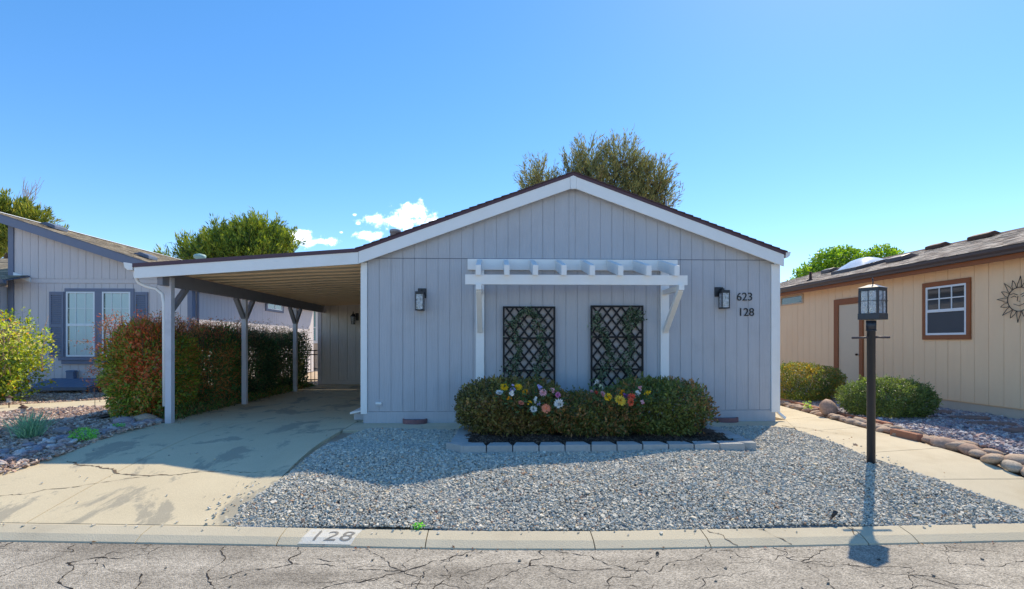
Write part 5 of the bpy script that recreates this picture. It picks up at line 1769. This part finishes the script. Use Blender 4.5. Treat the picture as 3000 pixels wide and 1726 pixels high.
# upright stone at the end and flat rubble further back
o = put_rock(rbd, RM_R, 6.36, 9.85, .36, rg, asp=1.1, tilt=.05); o.rotation_euler = (R(70), 0, R(20)); o.location.z += .08
for k in range(70):
    y = rg.uniform(9.6, 14.5)
    xe = np.interp(y, [9.6, 13], [6.2, 6.5])
    put_rock(rbd, RM_R, xe + rg.uniform(.04, .32), y, rg.uniform(.1, .2), rg, lift=.2)
# red edging bricks
be = thing('brick_edging', 'low red brick edging behind the rock border', 'edging', (6.6, 10, 0))
bk = None
for k in range(26):
    y = 8.6 + k * .222
    if bk is None:
        bk = mesh_of('brick', MB().box(-.045, .045, -.105, .105, 0, .10))
    x = np.interp(y, [5.5, 7, 9.7, 13.5], [6.62, 6.5, 6.55, 6.87])
    o = link('brick', bk, M_BRICK, be, (x, y, gzf(x, y) - .005))
    o.rotation_euler = (rg.normal(0, .03), rg.normal(0, .03), rg.normal(-.06, .04))
    mm = o.modifiers.new('bevel', 'BEVEL'); mm.width = .006
o = single('edging_brick', MB().box(6.02, 6.12, 7.35, 7.86, .0, .11), M_BRICK, 'single long red brick lying among the tan rocks', 'brick', (6.07, 7.6, 0), bevel=.008)

# river rocks on the left of the driveway
rrb = thing('river_rock_bed', 'flat purple grey river rocks along the left driveway edge', 'rock bed', (-6, 8, 0))
rg = np.random.default_rng(93)
cnt = 0
for k in range(298):
    y = rg.uniform(6.3, 9.55)
    xr = np.interp(y, [5.5, 6.1, 6.8, 8, 9.5], [-6.55, -6.35, -6.15, -5.98, -5.88])
    wd = np.interp(y, [6.3, 7.2, 9.5], [.85, .6, .28])
    x = xr - rg.random() ** 1.1 * wd
    put_rock(rrb, RM_L, x, y, rg.uniform(.06, .115), rg, asp=1.35, lift=.4 + .5 * rg.random(), tilt=.3)
for x, y, s, lab in ((-6.2, 9.62, .30, 'tan round boulder under the hedge by the front carport post'), (-6.42, 9.4, .26, 'flat purple boulder in front of the hedge'), (-6.75, 8.5, .2, 'small grey boulder beside the grass clump')):
    o = link('boulder', RM_L[0] if s < .28 else RM_R[1], None, None, (x, y, s * .2))
    o.scale = (s * .7, s * .5, s * .55); tag(o, lab, 'boulder', 'boulders by the river rocks')
o = link('red_boulder', rock_mesh(303, .8), M_REDROCK, None, (-10.6, 15.2, .1)); o.scale = (.5, .35, .42); o.rotation_euler = (0, R(15), 0)
tag(o, 'dark red boulder against the lavender house beside the hedge', 'boulder')

# flagstones in the right yard
for k, (x, y, w, d_, r_, lab) in enumerate(((8.75, 10.1, .75, .4, .3, 'red flagstone nearest the far bush, by the peach wall'), (8.65, 9.35, .7, .4, .1, 'red flagstone second from the far bush'), (8.4, 8.65, .8, .45, -.2, 'red flagstone third from the far bush'), (8.3, 7.95, .7, .45, .2, 'red flagstone nearest the street at the frame edge'))):
    rg2 = np.random.default_rng(400 + k)
    pl = []
    for a in np.linspace(0, 2 * math.pi, 8, endpoint=False):
        rr2 = 1 + rg2.uniform(-.18, .12)
        px_, py_ = w / 2 * math.cos(a) * rr2, d_ / 2 * math.sin(a) * rr2
        pl.append((x + px_ * math.cos(r_) - py_ * math.sin(r_), y + px_ * math.sin(r_) + py_ * math.cos(r_), .03))
    single('flagstone', MB().prism(pl, (0, 0, .04)), M_FLAG, lab, 'flagstone', (x, y, .03), 'flagstones in the right yard', bevel=.008)

# ------------------------------------------------------------------ more planting
# mounded shrubs in the right yard
def sunny(pal_a, pal_b, x0, sx):
    def f(P, sel, rg):
        C = pick(pal_a, np.clip(sel, 0, .999), rg, .28)
        C2 = pick(pal_b, np.clip(sel, 0, .999), rg, .28)
        m_ = (P[:, 0] < x0 + sx * nz3(P, 3, 5))[:, None]
        return np.where(m_, C2, C)
    return f


GA = [lin(58, 70, 38), lin(76, 88, 44), lin(70, 80, 46), lin(92, 102, 48)]
shrub('mounded_shrub', 'mounded green shrub nearest the lamp post by the right walkway', 'shrub', (7.40, 9.75, .34), (.80, .60, .38), 20000, GA, .05, .02, 51, ex=2.2, lump=.09, up=.9, zmin=.05, inner=.6)
shrub('mounded_shrub', 'mounded yellow green shrub beside the house corner, behind the brick edging', 'shrub', (7.42, 12.55, .42), (.95, .7, .48), 20000, [lin(64, 76, 38), lin(84, 92, 42), lin(116, 98, 44), lin(78, 86, 46)], .05, .022, 52, ex=2.4, lump=.08, up=.9, zmin=.05, inner=.6)

# bushy sunlit shrub at the left edge
lb = shrub('glossy_bush', 'sunlit yellow green bush with bare twigs at the left edge', 'bush', (-11.75, 12.6, .95), (1.32, 1.0, 1.02), 11000,
           [lin(56, 74, 26), lin(96, 110, 34), lin(122, 124, 42), lin(76, 92, 32), lin(146, 104, 46)],   .085, .045, 53, ex=2.0, lump=.34, up=.3, zmin=.03, inner=.35, base_z=0, nst=30)
rg = np.random.default_rng(54)
mb = MB()
for k in range(46):
    bx, by = -11.35 + rg.normal(0, .42), 12.4 + rg.normal(0, .3)
    z0 = rg.uniform(1.1, 1.5); h = rg.uniform(.35, .8)
    p = [np.array([bx, by, z0 - .5])]
    for i in range(4):
        p.append(p[-1] + np.array([rg.normal(0, .05), rg.normal(0, .05), (h + .5) / 4]))
    mb.tube(p, [.012, .01, .009, .007, .004], 5)
    for q in range(3):
        s0 = p[rg.integers(2, 4)]
        mb.tube([s0, s0 + np.array([rg.normal(0, .14), rg.normal(0, .1), rg.uniform(.02, .2)])], [.006, .003], 4)
part(lb, 'bare_twigs', mb, M_TWIG, kind='stuff')
n = 700
P = np.column_stack([rg.normal(-10.75, .28, n), rg.normal(12.3, .3, n), rg.uniform(1.0, 1.9, n)])
P = P[P[:, 2] < 1.95 - .9 * np.abs(P[:, 0] + 10.8)]
n = len(P)
np_part(lb, 'tip_leaves', leaf_arrays(P, rg.normal(size=(n, 3)) + [0, 0, .5], rg.uniform(.05, .1, n), rg.uniform(.025, .05, n), pick([lin(150, 150, 50), lin(186, 150, 80), lin(196, 136, 90), lin(130, 140, 44)], rg.random(n), rg), rg), M_LEAF)


# nandina hedge beside the carport: four shrubs in a row
def nandina(c, rad, n, pal, tippal, label, seed, tops):
    rg = np.random.default_rng(seed)
    t = thing('nandina_shrub', label, 'shrub', (c[0], c[1], 0), 'nandina hedge along the carport')
    P, d, k = shrub_pts(n, c, rad, rg, 3.4, .13, seed, .45, .04)
    D = d * .7 + rg.normal(0, .6, d.shape) + np.array([0, 0, .15])
    sel = .5 + .5 * nz3(P, 2.6, seed + 3) + rg.normal(0, .14, len(P))
    C = pick(pal, np.clip(sel, 0, .999), rg, .3)
    n_ = len(P)
    TW = d * .8 + rg.normal(0, .45, d.shape) + np.array([0, 0, .5])
    arrs = [leaf_arrays(P, D, rg.uniform(.045, .1, n_), rg.uniform(.02, .038, n_), C, rg, .15, TW)]
    # feathery sprigs on the top and outer side
    sb = MB()
    for j in range(tops):
        side = rg.random() < .14
        bx = c[0] + rg.uniform(-.9, .9) * rad[0]; by = c[1] + rg.uniform(-.95, .95) * rad[1]; bz = c[2] + rad[2] * .8
        dirv = np.array([rg.normal(0, .3), rg.normal(0, .25), 1.0])
        if side:
            bx = c[0] - rad[0] * .9; by = c[1] - rad[1] * rg.uniform(.2, .95); bz = c[2] + rg.uniform(-.5, .8) * rad[2]; dirv = np.array([-1., -.3, .25]) + rg.normal(0, .25, 3)
        L_ = rg.uniform(.2, .46) * (.7 if side else 1)
        e = np.array([bx, by, bz]) + dirv / np.linalg.norm(dirv) * L_
        sb.tube([(bx, by, bz - .3), (bx, by, bz), e], [.006, .005, .002], 4, cap=False)
        m_ = 34
        u = rg.random(m_)[:, None]
        Q = np.array([bx, by, bz]) + (e - np.array([bx, by, bz])) * u + rg.normal(0, .045, (m_, 3))
        arrs.append(leaf_arrays(Q, rg.normal(0, .7, (m_, 3)) + dirv * .6, rg.uniform(.03, .06, m_), rg.uniform(.011, .02, m_), pick(tippal, rg.random(m_), rg, .3), rg))
    np_part(t, 'foliage', join(arrs), M_LEAF)
    for j in range(26):
        a = (c[0] + rg.uniform(-.6, .6) * rad[0], c[1] + rg.uniform(-.85, .85) * rad[1], 0)
        b = (a[0] + rg.normal(0, .12), a[1] + rg.normal(0, .15), c[2] + rad[2] * rg.uniform(.2, .8))
        sb.tube([a, ((a[0] + b[0]) / 2 + rg.normal(0, .05), (a[1] + b[1]) / 2, b[2] * .5), b], [.011, .009, .005], 5, cap=False)
    part(t, 'canes', sb, M_STEM, kind='stuff')


RED = [lin(140, 70, 56), lin(112, 80, 52), lin(148, 98, 66), lin(92, 78, 46)]
nandina((-6.55, 10.45, .86), (.62, .85, .88), 30000, [lin(136, 92, 50), lin(104, 104, 42), lin(66, 84, 36), lin(108, 116, 44), lin(140, 100, 54), lin(84, 102, 42), lin(148, 82, 52)], RED, 'bronze red nandina shrub at the front of the hedge by the front carport post', 71, 130)
nandina((-6.45, 12.2, .84), (.56, .95, .86), 22000, [lin(50, 70, 40), lin(72, 94, 44), lin(128, 94, 56), lin(60, 84, 46), lin(138, 98, 60), lin(66, 106, 52)], RED, 'mixed green and brown nandina shrub between front and middle carport posts', 72, 90)
nandina((-6.45, 14.2, .84), (.56, 1.1, .88), 20000, [lin(38, 54, 36), lin(52, 72, 44), lin(46, 64, 40), lin(84, 76, 52), lin(60, 82, 46)], [lin(120, 100, 80), lin(90, 86, 60), lin(140, 112, 90)], 'dark green nandina shrub by the middle carport post', 73, 90)
nandina((-6.45, 16.5, .82), (.54, 1.15, .86), 17000, [lin(38, 54, 36), lin(52, 72, 44), lin(64, 78, 46), lin(80, 78, 50)], [lin(110, 100, 70), lin(90, 86, 60), lin(130, 112, 86)], 'dark green nandina shrub at the far end of the hedge by the back carport post', 74, 70)
# low seedlings at the foot of the hedge
rg = np.random.default_rng(75)
n = 5200
Q = np.column_stack([np.full(n, -5.98) + rg.normal(0, .1, n), rg.uniform(9.7, 17.4, n), rg.uniform(.02, .2, n) * rg.random(n)])
np_part(None, 'ground_cover', leaf_arrays(Q, rg.normal(0, .6, (n, 3)) + [.3, 0, .7], rg.uniform(.04, .08, n), rg.uniform(.018, .03, n), pick([lin(54, 74, 40), lin(78, 98, 46), lin(110, 90, 56)], rg.random(n), rg), rg), M_LEAF, 'stuff')
tag(bpy.data.objects['ground_cover'], 'low green seedlings at the foot of the carport hedge', 'ground cover')


def grass_tuft(name, label, cat, x, y, n, h, spread, pal, seed, w=.012, group=None):
    rg = np.random.default_rng(seed)
    t = thing(name, label, cat, (x, y, gzf(x, y)), group)
    arrs = []
    b = np.column_stack([rg.normal(x, .06, n), rg.normal(y, .06, n), np.full(n, gzf(x, y))])
    d = np.column_stack([rg.normal(0, spread, n), rg.normal(0, spread, n), np.ones(n)])
    C = pick(pal, rg.random(n), rg)
    L_ = h * rg.uniform(.6, 1.1, n)
    arrs.append(leaf_arrays(b, d, L_ * .65, np.full(n, w), C, rg, .05))
    d1 = d / np.linalg.norm(d, axis=1, keepdims=True)
    m_ = b + d1 * (L_ * .5)[:, None]
    d2 = d1 + np.column_stack([d[:, 0], d[:, 1], np.full(n, -.15)]) * .5
    arrs.append(leaf_arrays(m_, d2, L_ * .6, np.full(n, w * .8), C, rg, .05))
    np_part(t, 'blades', join(arrs), M_LEAF, 'stuff')
    return t


grass_tuft('grass_clump', 'blue green spiky grass clump beside the path light', 'plant', -6.95, 8.15, 230, .42, .38, [lin(92, 116, 92), lin(112, 138, 108), lin(78, 104, 84)], 81, .014)
shrub('small_plant', 'small bright green plant among the river rocks', 'plant', (-6.0, 7.95, .07), (.17, .12, .09), 700, [lin(70, 110, 52), lin(96, 140, 66)], .035, .016, 82, nst=0, zmin=.0)
shrub('small_plant', 'tiny green weed in the river rocks near the boulders', 'plant', (-6.05, 8.75, .05), (.1, .08, .06), 260, [lin(60, 110, 52), lin(86, 140, 66)], .03, .014, 83, nst=0, zmin=.0)
shrub('small_plant', 'tiny green weed sprouting at the kerb edge of the gravel', 'plant', (-.72, 5.06, -.32), (.05, .03, .02), 90, [lin(90, 150, 50), lin(110, 160, 60)], .025, .014, 84, nst=0, zmin=-.05)
shrub('small_plant', 'small weed in the rocks beside the brick edging', 'plant', (6.4, 10.6, .1), (.07, .06, .12), 120, [lin(110, 150, 50), lin(130, 160, 70)], .04, .014, 85, nst=0, zmin=.0)


def path_light(x, y, label, h=.26):
    z = gzf(x, y)
    t = thing('path_light', label, 'path light', (x, y, z), 'small solar path lights')
    part(t, 'stake', MB().lathe((x, y, z), [(.01, 0), (.01, h * .5)], 8), M_RUST)
    part(t, 'collar', MB().lathe((x, y, z + h * .5), [(.035, 0), (.05, .005), (.05, .02), (.035, .025)], 8), M_PIPE)
    part(t, 'lens', MB().lathe((x, y, z + h * .5 + .025), [(.036, 0), (.04, .075)], 8, sm=False), M_PIPE)
    part(t, 'cap', MB().lathe((x, y, z + h * .5 + .1), [(.075, 0), (.07, .015), (.02, .045), (.01, .06)], 12), M_RUST)


path_light(-8.55, 9.9, 'small solar path light behind the grass clump')
path_light(-10.4, 11.7, 'small solar path light at the near foot of the sunlit bush')


# ------------------------------------------------------------------ trees
def brush_tree(name, label, loc, lobes, trunk_r, pal, seed, ntw, tlen=.3, nw=.035, brush=.8, base_h=None, upb=1.0, needles=10, bare=0):
    """pine: limbs to foliage lobes, each twig a brush of needle tufts"""
    rg = np.random.default_rng(seed)
    x, y, z = loc
    t = thing(name, label, 'tree', loc)
    tm = MB()
    top = max(l[2] for l in lobes)
    fork = np.array([x, y, z + (base_h or top * .45)])
    tm.tube([(x, y, z - .1), (x + .05, y, z + fork[2] * .5), tuple(fork)], [trunk_r, trunk_r * .8, trunk_r * .65], 9)
    bm_ = MB(); arrs = []
    tot = sum(l[3] * l[4] * l[5] for l in lobes)
    for (lx, ly, lz, a, b, c) in lobes:
        ctr = np.array([x + lx, y + ly, lz])
        mid = (fork + ctr) / 2 + rg.normal(0, .15, 3)
        root = fork + np.array([0, 0, rg.uniform(-.6, 1.0)])
        bm_.tube([root, mid, ctr], [trunk_r * .45, trunk_r * .3, trunk_r * .16], 6, cap=False)
        k = max(10, int(ntw * (a * b * c) / tot))
        d = rg.normal(size=(k, 3)); d /= np.linalg.norm(d, axis=1, keepdims=True)
        rad = rg.random(k) ** .4
        for i in range(k):
            e = ctr + d[i] * rad[i] * np.array([a, b, c])
            s = ctr + (e - ctr) * .25 + np.array([0, 0, -c * .3])
            dirv = d[i] * np.array([.7, .7, .3]) + np.array([0, 0, upb]) + rg.normal(0, .2, 3)
            dirv /= np.linalg.norm(dirv)
            L_ = brush * rg.uniform(.6, 1.3)
            tip = e + dirv * L_ * .5; bot = e - dirv * L_ * .5
            if i % 3 == 0: bm_.tube([s, bot, tip], [.03, .018, .006], 4, cap=False)
            m_ = int(needles * rg.uniform(1.4, 2.4))
            u = rg.random(m_)
            Q = bot + (tip - bot) * u[:, None] + rg.normal(0, .05, (m_, 3))
            D = dirv * 1.1 + rg.normal(0, .42, (m_, 3))
            tone = .35 + .5 * rg.random() * (0.4 + .6 * rad[i])
            C = pick(pal, np.clip(np.full(m_, tone) + rg.normal(0, .14, m_), 0, .999), rg, .25)
            arrs.append(leaf_arrays(Q, D, tlen * rg.uniform(.6, 1.2, m_), np.full(m_, nw) * rg.uniform(.7, 1.3, m_), C, rg, .1))
    tr_ = part(t, 'trunk', tm, M_BARK)
    part(tr_, 'limbs', bm_, M_BARK)
    np_part(t, 'crown', join(arrs), M_NEEDLE)
    return t


PINE = [lin(50, 56, 42), lin(70, 76, 52), lin(90, 92, 58), lin(108, 104, 64), lin(82, 74, 54)]
# pine behind the ridge of the grey house
brush_tree('pine_tree', 'open tall pine rising behind the roof ridge of the grey house', (5.8, 30, 0),
           [(-3.3, .3, 10.6, 1.15, 1.2, 1.25), (-2.6, 0, 9.6, 1.5, 1.3, 1.0), (-1.5, 0, 10.9, .6, .8, 1.15), (-.35, .5, 11.8, 1.05, 1.3, 1.3), (1.4, 0, 11.75, 1.2, 1.3, 1.35), (2.4, .3, 10.9, 1.0, 1.3, 1.3), (3.3, -.2, 10.5, 1.0, 1.2, 1.35), (3.9, 0, 9.4, .7, 1.1, 1.2), (.2, 0, 10.4, 1.6, 1.4, 1.2), (2.0, 0, 9.6, 1.8, 1.4, 1.2), (-1.0, 0, 9.4, 1.6, 1.4, 1.0)],
           .3, PINE, 301, 1650, tlen=.30, nw=.04, brush=1.0, base_h=7.5, needles=11)
JUN = [lin(30, 42, 28), lin(48, 62, 30), lin(76, 90, 36), lin(104, 112, 42), lin(122, 122, 48)]
brush_tree('pine_tree', 'dense green pine behind the carport roof', (-13.2, 28, 0),
           [(-.9, 0, 6.7, .85, 1.1, .8), (.2, .2, 6.9, .9, 1.2, .85), (1.2, 0, 7.0, .95, 1.2, .85), (1.8, 0, 6.4, .75, 1.0, .85), (.6, -.6, 6.0, 1.9, 1.1, .9), (-1.0, -.6, 5.7, 1.5, 1.1, .9), (-2.6, 0, 6.0, .6, .7, .85), (-3.9, .2, 5.5, .3, .5, .6), (2.7, -.2, 6.6, .32, .5, .45)],
           .28, JUN, 302, 1300, tlen=.26, nw=.05, brush=.85, base_h=4.0, needles=17)
brush_tree('pine_tree', 'bushy pine at the left edge behind the lavender house roof', (-21.5, 24, 0),
           [(-.9, 0, 6.7, .9, 1.0, .85), (.2, 0, 7.1, .7, .9, .65), (1.1, .2, 6.8, .6, .7, .5), (-1.4, 0, 5.6, 1.0, 1.0, .9), (.6, 0, 6.0, 1.1, 1, .7), (2.3, 0, 6.2, .3, .4, .3)],
           .25, [lin(46, 56, 28), lin(70, 80, 34), lin(98, 102, 42), lin(120, 114, 48)], 303, 900, tlen=.26, nw=.045, brush=.55, base_h=4, needles=14)
# bare tree at the far left
bt = thing('bare_tree', 'leafless pale tree above the pine at the left edge', 'tree', (-25.2, 26, 0))
rg = np.random.default_rng(305)
mb = MB()


def grow(p, d, L_, r, dep):
    p = np.array(p); d = np.array(d) / np.linalg.norm(d)
    q = p + d * L_ * .5 + rg.normal(0, .05 * L_, 3); e = p + d * L_
    mb.tube([p, q, e], [r, r * .8, r * .55], 5, cap=False)
    if dep == 0: return
    for k in range(2 + (rg.random() < .6)):
        grow(e if k < 2 else q, d + rg.normal(0, .26, 3) + np.array([0, 0, .3]), L_ * rg.uniform(.6, .85), r * .55, dep - 1)


grow((-25.2, 26, 0), (0.05, 0, 1), 3.4, .2, 5)
part(bt, 'trunk', mb, M_TWIG)


def leafy_tree(name, label, loc, lobes, pal, seed, n, L_, W_):
    rg = np.random.default_rng(seed)
    t = thing(name, label, 'tree', loc)
    x, y, z = loc
    mb = MB(); arrs = []
    mb.tube([(x, y, z - .1), (x, y, 2.5)], [.22, .16], 9)
    tot = sum(l[3] * l[4] * l[5] for l in lobes)
    lm = MB()
    for (lx, ly, lz, a, b, c) in lobes:
        ctr = np.array([x + lx, y + ly, lz])
        lm.tube([(x, y, 2.2), tuple((ctr + np.array([x, y, 2.2])) / 2), tuple(ctr)], [.1, .07, .03], 6, cap=False)
        P, d, k = shrub_pts(int(n * a * b * c / tot), ctr, (a, b, c), rg, 2, .22, seed, .35)
        sel = .5 + .4 * nz3(P, 2.4, seed + 2) + rg.normal(0, .15, len(P))
        arrs.append(leaf_arrays(P, d * .4 + rg.normal(0, .7, d.shape), L_ * rg.uniform(.6, 1.3, len(P)), W_ * rg.uniform(.7, 1.2, len(P)), pick(pal, np.clip(sel, 0, .999), rg), rg))
    tk = part(t, 'trunk', mb, M_BARK)
    part(tk, 'limbs', lm, M_BARK)
    np_part(t, 'crown', join(arrs), M_LEAF)


leafy_tree('leafy_tree', 'fresh green round tree behind the peach house roof', (18.8, 28, 0),
           [(-1.7, 0, 4.7, .95, 1.0, .95), (-.7, 0, 5.4, 1.0, 1.1, 1.05), (.3, .2, 5.65, .95, 1.1, 1.0), (2.2, 0, 5.75, 1.0, 1.0, .9), (1.2, 0, 4.9, 1.3, 1.2, .9), (-.6, 0, 4.3, 1.5, 1.2, .9), (2.2, 0, 4.8, 1.2, 1.1, .9)],
           [lin(60, 80, 28), lin(84, 106, 36), lin(108, 128, 44), lin(74, 94, 32)], 306, 26000, .16, .1)

# dry leaves blown into the corners
rg = np.random.default_rng(310)
n = 260
Q = np.vstack([np.column_stack([rg.uniform(-2.6, 5.2, 110), rg.uniform(5.2, 8.8, 110)]), np.column_stack([rg.normal(-5.6, .25, 90), rg.uniform(8.5, 17.5, 90)]), np.column_stack([rg.uniform(-6, 6, 60), np.zeros(60)])])
Q[200:, 1] = yk(Q[200:, 0]) - rg.uniform(.22, .34, 60)
Z = np.concatenate([gz(Q[:110, 0], Q[:110, 1]) + .042, gz(Q[110:200, 0], Q[110:200, 1]) + .014, np.full(60, -.412)])
P = np.column_stack([Q, Z])
hole = inside(Q, PLANT)
P = P[~hole]; n = len(P)
pl = np.array([lin(150, 108, 70), lin(120, 84, 56), lin(172, 132, 88), lin(138, 70, 54)])
np_part(None, 'leaf_litter', leaf_arrays(P, np.column_stack([rg.normal(size=(n, 2)), rg.normal(0, .2, n)]), rg.uniform(.018, .045, n), rg.uniform(.01, .022, n), pl[rg.integers(0, 4, n)], rg, .3, np.tile([0., 0., 1.], (n, 1)) + rg.normal(0, .3, (n, 3))), M_LEAF, 'stuff')
tag(bpy.data.objects['leaf_litter'], 'scattered dry brown leaves on gravel, kerb and driveway', 'leaves')
